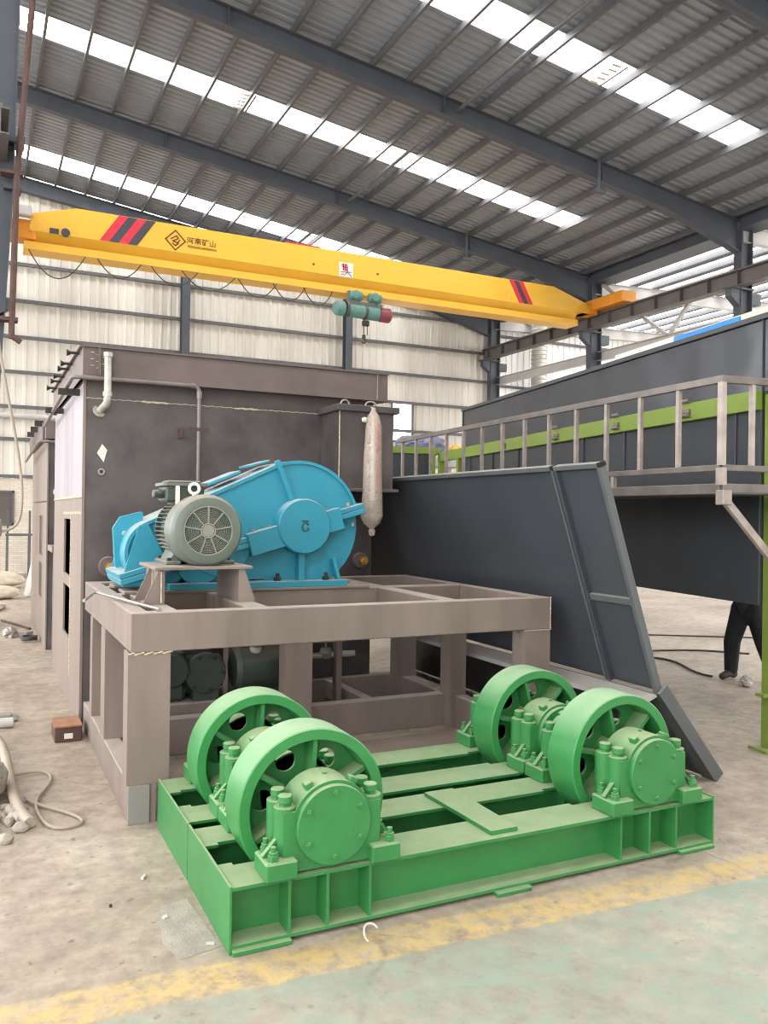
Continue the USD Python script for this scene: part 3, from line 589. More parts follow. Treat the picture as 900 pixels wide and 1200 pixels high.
# ================================================================== MOTOR AND ITS STAND
t = Thing('motor_stand', 'brown-grey welded plate stand with gusset legs under the grey electric motor', 'stand', (1.44, 6.15, FZ))
t.part('top_plate', MB().box(1.10, 1.80, 5.86, 6.5, 1.585, 1.607, .003), 'frame_primer')
t.part('leg', MB().box(1.15, 1.172, 5.88, 6.48, FZ, 1.585), 'frame_primer')
t.part('leg', MB().box(1.70, 1.722, 5.88, 6.48, FZ, 1.585), 'frame_primer')
for y in (5.88, 6.22): t.part('gusset', MB().prism(Polygon([(1.15, FZ), (1.02, FZ), (1.13, 1.585), (1.15, 1.585)]), (0, y + .012, 0), (1, 0, 0), (0, 0, 1), .012), 'frame_primer')
for y in (5.88, 6.22): t.part('gusset', MB().prism(Polygon([(1.722, FZ), (1.83, FZ), (1.745, 1.585), (1.722, 1.585)]), (0, y + .012, 0), (1, 0, 0), (0, 0, 1), .012), 'frame_primer')
wl = MB()
for y in (5.876, 6.216):
    for i in range(16): wl.blob((1.147, y, FZ + .02 + .2 * i / 15), (.006, .006, .009), i, .3, 1)
t.part('weld_bead', wl, 'weld', kind='stuff')
MX, MZ = 1.472, 1.862
t = Thing('electric_motor', 'grey finned electric motor with round fan grille and terminal box beside the blue gearbox', 'motor', (MX, 6.2, 1.607))
o = (MX, 5.87, MZ)
t.part('fan_cover', MB().lathe([(.172, .012), (.178, 0), (.2, .0), (.236, .012), (.256, .04), (.262, .085), (.262, .26), (.256, .265), (.25, .26), (.25, .09), (.172, .02)], o, (0, 1, 0), 56), 'motor_grey')
gr = MB()
for rr in (.052, .173): gr.tube([(MX + rr * math.cos(a), 5.873, MZ + rr * math.sin(a)) for a in np.linspace(0, 2 * np.pi, 41)], .006, 6)
for i in range(9):
    a = 2 * np.pi * i / 9 + .18; gr.bar((MX + .05 * math.cos(a), 5.873, MZ + .05 * math.sin(a)), (MX + .172 * math.cos(a), 5.873, MZ + .172 * math.sin(a)), .012, .01)
gr.cyl((MX, 5.87, MZ), (MX, 5.884, MZ), .046, 24, .004)
t.part('grille', gr, 'grille_grey', label='pale rings and nine spokes of the fan grille')
gr = MB()
for rr in np.arange(.07, .17, .0125): gr.tube([(MX + rr * math.cos(a), 5.876, MZ + rr * math.sin(a)) for a in np.linspace(0, 2 * np.pi, 49)], .0028, 4)
for i in range(72):
    a = 2 * np.pi * i / 72; gr.bar((MX + .062 * math.cos(a), 5.877, MZ + .062 * math.sin(a)), (MX + .172 * math.cos(a), 5.877, MZ + .172 * math.sin(a)), .003, .0036)
t.part('grille_mesh', gr, 'motor_grey', kind='stuff', label='fine wire mesh of the fan grille')
t.part('fan', MB().cyl((MX, 5.93, MZ), (MX, 5.94, MZ), .22, 40).cyl((MX, 5.9, MZ), (MX, 5.94, MZ), .06, 20), 'motor_dark')
t.part('frame_barrel', MB().cyl((MX, 6.1, MZ), (MX, 6.62, MZ), .205, 48), 'motor_dark')
t.part('end_shield', MB().lathe([(0, 0), (.1, 0), (.235, .05), (.24, .1), (0, .1)], (MX, 6.68, MZ), (0, -1, 0), 40), 'motor_dark')
fn = 0
for i in range(44):
    a = 2 * np.pi * (i + .5) / 44
    if 1.25 < a < 1.9 or (4.25 < a < 5.2): continue
    d = np.array([math.cos(a), 0, math.sin(a)]); c0 = np.array([MX, 0, MZ])
    t.part('cooling_fin', MB().bar(c0 + d * .222 + (0, 6.12, 0), c0 + d * .222 + (0, 6.6, 0), .005, .045, d), 'motor_grey')
t.part('foot', MB().box(MX - .25, MX - .14, 6.1, 6.55, 1.607, 1.635, .006).prism(Polygon([(MX - .22, 1.63), (MX - .16, 1.63), (MX - .12, 1.72), (MX - .15, 1.74)]), (0, 6.5, 0), (1, 0, 0), (0, 0, 1), .35), 'motor_grey')
t.part('foot', MB().box(MX + .14, MX + .26, 6.1, 6.55, 1.607, 1.635, .006).prism(Polygon([(MX + .22, 1.63), (MX + .16, 1.63), (MX + .12, 1.72), (MX + .15, 1.74)]), (0, 6.5, 0), (1, 0, 0), (0, 0, 1), .35), 'motor_grey')
for x_ in (MX - .2, MX + .2):
    for y in (6.15, 6.5): t.part('foot_bolt', MB().hexa((x_ + (.02 if x_ > MX else -.02), y, 1.635), (0, 0, 1), .016, .022), 'bolt_dark')
tb = t.part('terminal_box', MB().box(1.22, 1.50, 6.12, 6.42, 2.07, 2.185, .012), 'motor_dark')
t.part('lid', MB().prism(affinity.translate(sbox(-.165, -.17, .165, .17).buffer(-.03).buffer(.03), 1.36, 6.27), (0, 0, 2.185), (1, 0, 0), (0, 1, 0), .022).box(1.24, 1.48, 6.15, 6.39, 2.207, 2.225, .01), 'motor_grey', parent=tb)
t.part('cable_gland', MB().cyl((1.225, 6.22, 2.125), (1.15, 6.22, 2.125), .03, 14, .004).hexa((1.2, 6.22, 2.125), (-1, 0, 0), .04, .02).cyl((1.225, 6.33, 2.125), (1.16, 6.33, 2.125), .03, 14, .004), 'motor_dark', parent=tb)
t.part('bracket', MB().box(1.285, 1.315, 6.1, 6.115, 2.05, 2.185), 'white_paint', label='white strip on the front of the terminal box', parent=tb)
t.part('eye_bolt', MB().tube([(MX - .062 + .036 * math.cos(a), 6.06, 2.165 + .036 * math.sin(a)) for a in np.linspace(0, 2 * np.pi, 25)], .012, 8).cyl((MX - .062, 6.06, 2.1), (MX - .062, 6.06, 2.135), .016, 10), 'white_paint', label='white painted lifting eye')

# ================================================================== BLUE GEARBOX
t = Thing('gearbox', 'large turquoise-blue cast gear reducer with round end cap and sloping parting flange', 'gearbox', (2.1, 7.05, FZ))
GY0, GY1 = 6.78, 7.36
cxg, czg, tilt = 2.49, 1.885, math.atan(.285)
zl = lambda x: czg + .285 * (x - cxg)          # parting line
def gprism(poly, y0, y1): return MB().prism(poly, (0, y1, 0), (1, 0, 0), (0, 0, 1), y1 - y0)
big = Point(cxg, czg).buffer(.565, 48)
small = Point(1.30, 1.66).buffer(.27, 32)
hull = unary_union([big, small]).convex_hull
upper = hull.intersection(Polygon([(.5, zl(.5)), (3.5, zl(3.5)), (3.5, 4), (.5, 4)]))
lowerh = unary_union([Point(cxg, czg).buffer(.55, 48), Point(1.32, 1.62).buffer(.235, 32), Point(1.78, 1.72).buffer(.3, 32), sbox(1.75, 1.43, 2.75, 1.8)])
lower = lowerh.intersection(Polygon([(.5, zl(.5)), (3.5, zl(3.5)), (3.5, 1.0), (.5, 1.0)]))
t.part('upper_case', gprism(upper, GY0, GY1), 'blue_paint')
t.part('lower_case', gprism(lower, GY0 + .02, GY1 - .02), 'blue_paint')
rim = hull.buffer(.0).difference(hull.buffer(-.028)).intersection(Polygon([(.5, zl(.5)), (3.5, zl(3.5)), (3.5, 4), (.5, 4)]))
t.part('cover_rim', gprism(rim, GY0 - .022, GY0), 'blue_paint')
t.part('cover_rim', gprism(rim, GY1, GY1 + .02), 'blue_paint')
ct, st = math.cos(tilt), math.sin(tilt)
ax = np.array([ct, 0, st]); up = np.array([-st, 0, ct]); gc = np.array([cxg, 0, czg])
def slab(s0, s1, h0, h1, y0, y1, b=.004):
    c = gc + ax * (s0 + s1) / 2 + up * (h0 + h1) / 2 + np.array([0, (y0 + y1) / 2, 0])
    return MB().obox(c, (s1 - s0, y1 - y0, h1 - h0), ax, up, b)
pf = slab(-1.56, .60, .003, .045, GY0 - .1, GY1 + .1)
t.part('upper_flange', pf, 'blue_paint'); t.part('lower_flange', slab(-1.56, .60, -.045, -.001, GY0 - .1, GY1 + .1), 'blue_paint')
for s0, s1 in ((-.5, -.18), (.2, .36)):
    t.part('bearing_lug', slab(s0, s1, -.12, .07, GY0 - .13, GY0), 'blue_paint')
for s in (-.42, -.27, .26, .47):
    t.part('flange_bolt', MB().cyl(gc + ax * s + up * .05 + (0, GY0 - .06, 0), gc + ax * s + up * .085 + (0, GY0 - .06, 0), .02, 6), 'steel_bare'); t.part('flange_bolt', MB().cyl(gc + ax * s - up * .13 + (0, GY0 - .06, 0), gc + ax * s - up * .1 + (0, GY0 - .06, 0), .018, 6), 'steel_bare')
t.part('end_cap', MB().lathe([(0, 0), (.022, 0), (.024, .004), (.225, .004), (.235, .016), (.235, .17), (0, .17)], (cxg, GY0 - .155, czg), (0, 1, 0), 56), 'blue_paint', label='large round blue low-speed shaft cap')
t.part('oil_plug', MB().tube([(cxg + .027 * math.cos(a), GY0 - .158, czg - .005 + .034 * math.sin(a)) for a in np.linspace(.3, 2 * np.pi - .3, 22)], .006, 6).box(cxg - .03, cxg + .03, GY0 - .162, GY0 - .15, czg + .04, czg + .05), 'motor_dark', label='small dark ring mark at the centre of the cap')
t.part('bearing_cap', MB().cyl((1.78, GY0 - .06, 1.735), (1.78, GY0 + .02, 1.735), .27, 40, .008), 'blue_paint')
t.part('bearing_cap', MB().cyl((1.62, GY0 - .05, 1.585), (1.62, GY0 + .02, 1.585), .185, 36, .008), 'blue_paint')
t.part('rib', MB().bar((2.275, GY0 - .02, 2.44), (2.42, GY0 - .02, 2.08), .06, .04, (1, 0, .4)), 'blue_paint')
t.part('rib', MB().box(cxg - .022, cxg + .03, GY0 - .07, GY0 + .01, 1.42, czg - .2), 'blue_paint')
t.part('rib', MB().bar((2.84, GY0 - .05, 1.42), (2.80, GY0 - .02, 1.6), .06, .03, (1, 0, 0)), 'blue_paint')
t.part('base_flange', MB().box(1.36, 2.90, GY0 - .12, GY0 + .06, FZ + .022, FZ + .075, .004), 'blue_paint')
t.part('base_flange', MB().box(1.36, 2.90, GY1 - .06, GY1 + .1, FZ + .022, FZ + .075, .004), 'blue_paint')
for x_ in (1.9, 2.28, 2.72): t.part('anchor_bolt', MB().hexa((x_, GY0 - .06, FZ + .075), (0, 0, 1), .032, .03).cyl((x_, GY0 - .06, FZ + .1), (x_, GY0 - .06, FZ + .14), .016, 12), 'bolt_dark')
t.part('lifting_lug', gprism(Polygon([(2.5, 2.40), (2.5, 2.452), (2.68, 2.455), (2.74, 2.44), (2.80, 2.3), (2.78, 2.24)]).difference(Point(2.705, 2.395).buffer(.022)), 7.05, 7.09), 'blue_paint')
t.part('lifting_lug', gprism(Polygon([(1.18, 1.6), (1.02, 1.55), (1.0, 1.85), (1.05, 1.93), (1.2, 1.97)]).buffer(.02).difference(Point(1.075, 1.81).buffer(.024)), 7.05, 7.09), 'blue_paint')
t.part('inspection_cover', MB().obox((1.86, 7.07, 2.285), (.3, .34, .025), (1, 0, .42), (-.42, 0, 1), .004).obox((2.17, 7.07, 2.42), (.2, .3, .02), (1, 0, .3), (-.3, 0, 1), .004), 'blue_paint')
for yy in (GY0 - .06, GY1 + .06):
    t.part('end_web', MB().prism(Polygon([(1.02, zl(1.02) + .04), (1.35, zl(1.35) + .04), (1.2, 1.9), (1.13, 1.88)]), (0, yy + .01, 0), (1, 0, 0), (0, 0, 1), .02), 'blue_paint')
t.part('drain_boss', MB().box(1.0, 1.32, GY0 - .05, GY1 + .05, FZ + .05, FZ + .12, .02), 'blue_paint')

# ================================================================== BIG BROWN TANK
TY, TX0, TX1, TZ = 8.1, .86, 3.80, 3.2
TYE = 11.35
t = Thing('steel_tank', 'tall brown welded steel-plate dryer casing behind the blue gearbox with pipes on its front', 'tank', (2.3, 9.7, 0)); TANK = t
t.part('front_plate', MB().box(TX0, TX1, TY, TY + .02, 0, TZ), 'tank_brown')
t.part('back_plate', MB().box(TX0, TX1, TYE - .02, TYE, 0, TZ), 'tank_brown')
t.part('right_plate', MB().box(TX1 - .02, TX1, TY + .02, TYE - .02, 0, TZ), 'tank_brown')
t.part('top_plate', MB().box(TX0, TX1, TY + .02, TYE - .02, TZ - .02, TZ), 'tank_brown')
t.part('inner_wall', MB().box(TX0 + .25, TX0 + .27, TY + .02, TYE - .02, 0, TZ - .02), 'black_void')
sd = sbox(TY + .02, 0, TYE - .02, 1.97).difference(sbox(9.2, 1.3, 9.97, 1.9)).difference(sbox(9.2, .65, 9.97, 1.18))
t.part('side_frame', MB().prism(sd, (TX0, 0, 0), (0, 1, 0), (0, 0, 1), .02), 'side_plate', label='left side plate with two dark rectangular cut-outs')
t.part('side_panel', MB().box(TX0, TX0 + .02, TY + .02, TYE - .02, 1.97, 2.12), 'side_plate')
t.part('side_panel', MB().box(TX0 - .004, TX0 + .02, TY + .02, TYE - .02, 2.12, TZ - .02), 'mill_scale', label='bluish grey mill-scale steel plate on the upper left side')
t.part('corner_trim', MB().box(TX0 - .012, TX0 + .012, TY - .008, TY + .03, 0, TZ), 'side_plate')
wl = MB()
for i in range(70):
    f_ = i / 69; wl.blob((TX0 - .006, TY + .05 + 3.1 * f_, 2.125 + .008 * math.sin(i * 1.7)), (.008, .03, .012), i, .4, 1)
    if f_ < .6: wl.blob((TX0 - .002, TY + .05 + 3.1 * f_, 1.97 - .02 * f_ + .01 * math.sin(i * 2.3)), (.006, .03, .009), i, .4, 1)
for i in range(40): wl.blob((TX0 - .002, 9.19, .3 + 1.65 * i / 39), (.006, .008, .026), i, .4, 1)
t.part('weld_seam', wl, 'weld', kind='stuff')
wl = MB()
for i in range(110):
    wl.blob((TX0 + .02 + 2.9 * i / 109, TY - .002, 3.035 + .003 * math.sin(i * 1.9)), (.018, .004, .004), i, .4, 1)
for i in range(16): wl.blob((2.3 + .2 * (i % 8) / 7 - (.9 if i > 7 else 0), TY - .002, 3.03 + .004 * (i % 3)), (.03, .004, .007), i, .5, 1)
t.part('weld_seam', wl, 'weld', kind='stuff', label='pale weld seam running across the front below the top beam')
# top ring beam (channels)
chn = lambda h, w, tk: unary_union([sbox(0, 0, w, tk), sbox(0, h - tk, w, h), sbox(w - tk, 0, w, h)])
BZ0, BZ1 = 3.2, 3.5
t.part('top_beam', MB().box(TX0 - .03, 3.92, 7.99, 8.0, BZ0, BZ1).box(TX0 - .03, 3.92, 7.96, 8.14, BZ1 - .016, BZ1).box(TX0 - .03, 3.92, 7.96, 8.14, BZ0, BZ0 + .016), 'tank_beam')
t.part('top_beam', MB().box(TX0 - .03, TX0 - .015, 8.0, TYE, BZ0, BZ1).box(TX0 - .06, TX0 + .1, 8.0, TYE, BZ1 - .016, BZ1).box(TX0 - .03, TX0 + .1, 8.14, TYE, BZ0, BZ0 + .016), 'tank_beam')
t.part('top_beam', MB().box(3.78, 3.79, 8.14, TYE, BZ0, BZ1).box(3.74, 3.9, 8.14, TYE, BZ1 - .016, BZ1).box(3.74, 3.9, 8.14, TYE, BZ0, BZ0 + .016), 'tank_beam')
t.part('beam_end_stiffener', MB().box(TX0 + .10, TX0 + .112, 7.965, 7.99, BZ0 + .016, BZ1 - .016), 'tank_beam'); t.part('beam_end_stiffener', MB().box(3.8, 3.812, 7.965, 7.99, BZ0 + .016, BZ1 - .016), 'tank_beam')
wl = MB()
for i in range(16): wl.blob((TX0 + .118, 7.984, BZ0 + .02 + .26 * i / 15), (.006, .006, .009), i, .4, 1).blob((3.795, 7.984, BZ0 + .02 + .26 * i / 15), (.005, .005, .009), i, .4, 1)
for i in range(8): wl.blob((TX0 + .05 + .05 * (i % 3), 7.985, BZ1 - .06 - .02 * i), (.02, .004, .004), i, .5, 1)
t.part('weld_seam', wl, 'weld', kind='stuff')
for y in (8.35, 9.0, 9.35, 9.9, 10.3, 10.9): t.part('lid_clamp', MB().box(TX0 - .14, TX0 - .02, y - .012, y + .012, BZ1 - .03, BZ1 - .005).cyl((TX0 - .14, y, BZ1 - .02), (TX0 - .10, y, BZ1 - .02), .035, 8, r2=.012), 'bolt_dark')
# pipes
t.part('vent_pipe', MB().tube(bend([(1.04, 7.93, 3.44), (1.04, 7.93, 2.98), (.99, 8.1, 2.92)], .06), .033, 14).cyl((1.04, 7.93, 3.4), (1.04, 7.93, 3.44), .042, 14).cyl((1.04, 7.93, 3.04), (1.04, 7.93, 3.08), .042, 14).cyl((.99, 8.09, 2.92), (.985, 8.1, 2.915), .06, 16), 'galvanised', label='short galvanised vent pipe with elbow')
lp = bend([(.74, TYE + .1, 3.07), (.74, 7.95, 3.20), (1.885, 7.95, 3.20), (1.885, 7.95, 1.45), (1.885, 8.1, 1.40)], .07)
t.part('long_pipe', MB().tube(lp, .02, 12).cyl((1.80, 7.95, 3.2), (1.84, 7.95, 3.2), .028, 12).cyl((1.885, 7.95, 3.08), (1.885, 7.95, 3.15), .028, 12), 'rail_steel', label='thin pipe wrapping round the corner and dropping behind the motor')
for y in (8.5, 10.2): t.part('pipe_bracket', MB().box(.66, TX0, y - .025, y + .025, 3.10, 3.16), 'bolt_dark')
t.part('pipe_bracket', MB().box(1.78, 1.98, 7.93, 7.945, 2.77, 2.80).box(1.72, 1.73, 7.96, 8.1, 2.7, 2.8), 'rust_red')
t.part('patch', MB().prism(Polygon([(-.045, 0), (0.0, .085), (.045, .03), (.015, -.085)]), (1.02, 8.1, 2.53), (1, 0, 0), (0, 0, 1), .004), 'white_paint', label='small white diamond-shaped patch')
t.part('socket', MB().lathe([(.018, .004), (.018, .018), (.03, .018), (.034, 0)], (1.015, 8.1, 2.355), (0, -1, 0), 20), 'steel_bare')
for x_, z_, zr in ((1.09, 1.475, .095), (3.66, 1.50, .085)):
    t.part('nozzle_flange', MB().cyl((x_, 8.1, z_), (x_, 8.03, z_), zr, 28, .008), 'tank_beam')
    t.part('brass_nut', MB().hexa((x_ + .01, 8.03, z_), (0, -1, 0), .048, .05).cyl((x_ + .01, 7.98, z_), (x_ + .01, 7.94, z_), .026, 14), 'brass', label='brass nut')
t.part('stay_pipe', MB().cyl((3.27, 7.95, 1.36), (3.27, 7.95, 2.22), .02, 10), 'rail_steel')

t = Thing('steel_box', 'dark welded steel box fixed to the upper right front of the brown tank', 'box', (3.5, 7.8, 2.22))
t.part('body', MB().box(3.20, 3.80, 7.6, 8.09, 2.25, 3.02), 'tank_brown')
t.part('lid', MB().box(3.16, 3.85, 7.56, 8.09, 3.02, 3.085, .004), 'tank_brown')
t.part('bottom_flange', MB().box(3.16, 3.85, 7.56, 8.09, 2.22, 2.25, .004), 'tank_beam')
wl = MB()
for i in range(36): wl.blob((3.203, 7.6, 2.28 + .73 * i / 35), (.007, .007, .012 if i not in (22, 27, 28) else .024), i, .4, 1)
t.part('weld_seam', wl, 'weld', kind='stuff')
t.part('lifting_hook', MB().tube([(3.30 + .05 * math.cos(a), 7.7, 3.085 + .06 * math.sin(a)) for a in np.linspace(0, np.pi, 10)], .009, 6).tube([(3.55 + .06 * math.cos(a), 7.62, 3.085 + .05 * math.sin(a)) for a in np.linspace(0, np.pi, 10)], .009, 6), 'steel_bare')
t = Thing('level_gauge', 'long glass level gauge wrapped in clear plastic hanging in front of the steel box', 'gauge', (3.515, 7.47, 1.78))
t.part('tube', MB().cyl((3.515, 7.48, 2.12), (3.515, 7.48, 2.98), .022, 12), 'white_paint')
t.part('scale', MB().box(3.55, 3.575, 7.47, 7.482, 2.2, 2.95), 'red_paint', label='red marked scale')
t.part('fitting', MB().cyl((3.515, 7.48, 2.06), (3.515, 7.48, 2.13), .04, 14).cyl((3.515, 7.48, 1.95), (3.515, 7.48, 2.06), .03, 12), 'grille_grey')
pr = [(.0, 0), (.03, .01), (.035, .06), (.022, .075), (.085, .13), (.108, .2), (.1, .45), (.092, .8), (.08, 1.1), (.055, 1.2), (.02, 1.25), (.022, 1.28), (0, 1.285)]
mb = MB().lathe(pr, (3.515, 7.48, 1.775), (0, 0, 1), 28)
v, f = mb.p[0]; nn = meshkit.fbm(v * 14, 3, 4); cen = np.array([3.515, 7.48]); v[:, :2] = cen + (v[:, :2] - cen) * (1 + .45 * (nn[:, None] - .5)); mb.p[0] = (v, f)
t.part('plastic_wrap', mb, 'plastic_wrap'); t.part('twist', MB().blob((3.42, 7.48, 2.93), (.03, .02, .025), 3, .5).cyl((3.515, 7.48, 3.05), (3.53, 7.6, 3.08), .006, 6), 'white_paint')

# second tank behind
t = Thing('steel_tank', 'second brown steel casing standing farther back in line behind the first', 'tank', (2.3, 14.2, 0))
U0, U1 = 12.7, 16.2
t.part('body', MB().box(TX0 + .02, 3.8, U0 + .02, U1, 0, 3.0), 'tank_brown')
t.part('side_panel', MB().box(TX0, TX0 + .02, U0, U1, 2.12, 3.0), 'side_plate'); t.part('side_panel', MB().prism(sbox(U0, 0, U1, 2.1).difference(sbox(13.5, 1.3, 14.2, 1.9)).difference(sbox(13.5, .65, 14.2, 1.18)), (TX0, 0, 0), (0, 1, 0), (0, 0, 1), .02), 'side_plate')
t.part('top_beam', MB().box(TX0 - .03, 3.9, U0 - .1, U0 + .1, 3.0, 3.25).box(TX0 - .06, TX0 + .08, U0 + .1, U1, 3.0, 3.25), 'tank_beam')
t.part('long_pipe', MB().tube(bend([(.74, U1, 2.85), (.74, U0 - .15, 2.95), (1.7, U0 - .15, 2.95)], .07), .02, 10), 'rail_steel')
t.part('vent_pipe', MB().cyl((1.03, U0 - .14, 2.6), (1.03, U0 - .14, 3.2), .033, 12), 'galvanised')
t.part('patch', MB().cyl((1.0, U0 - .005, 2.25), (1.0, U0 + .01, 2.25), .06, 14), 'white_paint', label='white round patch')
for y in (13.0, 14.0, 15.0): t.part('lid_clamp', MB().box(TX0 - .16, TX0 - .04, y - .03, y + .03, 3.2, 3.28), 'bolt_dark')
t.part('ledge', MB().box(.88, 1.25, U0 - .8, U0, 1.42, 1.5).box(.9, .98, U0 - .78, U0 - .7, 0, 1.42), 'side_plate', label='pale ledge on legs at the front')

# ================================================================== GREEN ROLLER BASES
GX0, GX1, GH = 1.036, 4.048, .3015
NOTCH = ((1.12, 1.98), (3.16, 4.0))
def roller_base(label, y0, y1, beams, feet):
    t = Thing('roller_base', label, 'base', ((GX0 + GX1) / 2, (y0 + y1) / 2, 0), group='green roller base halves')
    for (a, b_, inner) in beams:
        m_ = (a + b_) / 2
        fl_ = sbox(GX0 + .012, a, GX1 - .012, b_)
        for xa, xb in NOTCH: fl_ = fl_.difference(sbox(xa, b_ - .03, xb, b_ + .01) if inner > 0 else sbox(xa, a - .01, xb, a + .03))
        mb = MB().prism(fl_, (0, 0, GH - .016), (1, 0, 0), (0, 1, 0), .016)
        mb.box(GX0 + .012, GX1 - .012, a, b_, .022, .038).box(GX0 + .012, GX1 - .012, m_ - .006, m_ + .006, .038, GH - .016)
        t.part('beam', mb, G)
        for x_ in (1.324, 1.516, 1.738, 3.322, 3.537, 3.745):
            t.part('stiffener', MB().box(x_ - .007, x_ + .007, a + .004, m_ - .006, .038, GH - .016).box(x_ - .007, x_ + .007, m_ + .006, b_ - .004, .038, GH - .016), G)
    for x_ in (GX0, GX1 - .012): t.part('end_plate', MB().box(x_, x_ + .012, y0, y1, 0, GH + .008, .002), G)
    for (xa, xb, ya, yb) in feet: t.part('foot_pad', MB().box(xa, xb, ya, yb, 0, .024, .004), G)
    return t
roller_base('front half of the green steel roller base, nearest the yellow floor line', 3.655, 4.485, ((3.657, 3.93, 1), (4.17, 4.425, -1)),
    ((GX0 + .012, 1.33, 3.63, 3.8), (2.46, 2.68, 3.625, 3.8), (3.76, GX1 - .012, 3.635, 3.8), (1.1, 1.3, 4.2, 4.4), (3.8, 4.0, 4.2, 4.4)))
roller_base('rear half of the green steel roller base, next to the brown machine frame', 4.497, 5.32, ((4.53, 4.80, 1), (5.045, 5.315, -1)),
    ((1.1, 1.3, 4.55, 4.75), (3.8, 4.0, 4.55, 4.75), (1.1, 1.3, 5.1, 5.3), (3.8, 4.0, 5.1, 5.3)))
solo('cover_strip', MB().prism(Polygon([(2.435, 4.385), (2.63, 4.385), (2.632, 3.70), (2.462, 3.70)]), (0, 0, GH + .001), (1, 0, 0), (0, 1, 0), .022), G, 'loose flat green steel strip laid across the two beams of the front base half', 'plate')

def roller(name, label, loc, a0):
    t = Thing(name, label, 'roller', loc, group='green support rollers')
    P = lambda nm, mb, mm=G, **k: t.part(nm, mb, mm, world=False, **k)
    za, R, W = .2135, .392, .122
    P('wheel_rim', MB().lathe([(.332, -W + .004), (.336, -W), (R - .006, -W), (R, -W + .006), (R, W - .006), (R - .006, W), (.336, W), (.332, W - .004), (.326, .03), (.326, -.03), (.332, -W + .004)], (0, 0, za), (0, 1, 0), 96), 'green_machined')
    web = Point(0, 0).buffer(.331, 48).difference(Point(0, 0).buffer(.09, 24))
    for i in range(6):
        a = math.radians(a0 + 30 + 60 * i); web = web.difference(Point(.225 * math.cos(a), .225 * math.sin(a)).buffer(.055, 20))
    P('wheel_web', MB().prism(web, (0, .045, za), (1, 0, 0), (0, 0, 1), .018))
    for i in range(6):
        a = math.radians(a0 + 60 * i); d = np.array([math.cos(a), 0, math.sin(a)]); c = np.array([0, 0, za])
        P('spoke', MB().bar(c + d * .09 + (0, -.03, 0), c + d * .33 + (0, -.03, 0), .022, .13, (0, 1, 0)).bar(c + d * .09 + (0, .07, 0), c + d * .33 + (0, .07, 0), .022, .06, (0, 1, 0)))
    P('hub', MB().cyl((0, -.12, za), (0, .12, za), .12, 36, .008))
    P('shaft', MB().cyl((0, -.2, za), (0, .2, za), .07, 28), 'green_machined')
    for s in (-1, 1):
        Y = lambda v: s * v
        hz = unary_union([Point(0, za).buffer(.205, 40), sbox(-.25, .012, .25, .21), sbox(-.25, .2, -.14, .295), sbox(.14, .2, .25, .295)])
        hb = P('bearing_housing', MB().prism(hz, (0, max(Y(.375), Y(.15)), 0), (1, 0, 0), (0, 0, 1), .225).lathe([(.0, 0), (.196, 0), (.2, .01), (.2, .04), (.19, .045), (0, .05)], (0, Y(.15), za), (0, s, 0), 40))
        P('end_cap', MB().lathe([(0, .028), (.186, .028), (.19, .022), (.19, 0), (0, 0)], (0, Y(.375), za), (0, s, 0), 48), parent=hb)
        for i in range(6):
            a = math.radians(90 + 60 * i + (0 if i % 3 else 0)); P('cap_bolt', MB().hexa((.152 * math.cos(a), Y(.403), za + .152 * math.sin(a)), (0, s, 0), .0145, .011).cyl((.152 * math.cos(a), Y(.41), za + .152 * math.sin(a)), (.152 * math.cos(a), Y(.418), za + .152 * math.sin(a)), .008, 8), parent=hb)
        for sx in (-1, 1):
            for y_ in (.318, .208):
                P('clamp_column', MB().cyl((sx * .222, Y(y_), .02), (sx * .222, Y(y_), .312), .054, 20, .004), parent=hb)
                P('clamp_bolt', MB().cyl((sx * .222, Y(y_), .312), (sx * .222, Y(y_), .33), .03, 6).cyl((sx * .222, Y(y_), .326), (sx * .222, Y(y_), .362), .035, 18, .004), parent=hb)
            P('mounting_foot', MB().box(sx * .19, sx * .345, Y(.235), Y(.425), 0, .088, .008), parent=hb)
            for y_ in (.27, .385):
                P('foot_bolt', MB().hexa((sx * .30, Y(y_), .088), (0, 0, 1), .027, .026).cyl((sx * .30, Y(y_), .114), (sx * .30, Y(y_), .128), .021, 14).cyl((sx * .30, Y(y_), .128), (sx * .30, Y(y_), .152), .014, 12), parent=hb)
            P('foot_rib', MB().bar((sx * .335, Y(.33), .09), (sx * .262, Y(.33), .17), .014, .03, (0, 1, 0)), parent=hb)
            P('top_lug', MB().bar((sx * .105, Y(.33), za + .165), (sx * .12, Y(.33), za + .2), .04, .05, (0, 1, 0), .004), parent=hb)
        P('grease_nipple', MB().cyl((0, Y(.26), za + .19), (0, Y(.26), za + .215), .012, 10), parent=hb)
    return t
ra = roller('support_roller', 'front left green spoked support roller, nearest the camera', (1.542, 4.05, GH), 27)
rb = roller('support_roller', 'front right green spoked support roller beside the leaning dark panel foot', (3.575, 4.05, GH), 46)
dup(ra, 'support_roller', 'rear left green spoked support roller in front of the brown frame leg', 'roller', (1.542, 4.92, GH), group='green support rollers')
dup(rb, 'support_roller', 'rear right green spoked support roller in front of the frame right post', 'roller', (3.575, 4.92, GH), group='green support rollers')

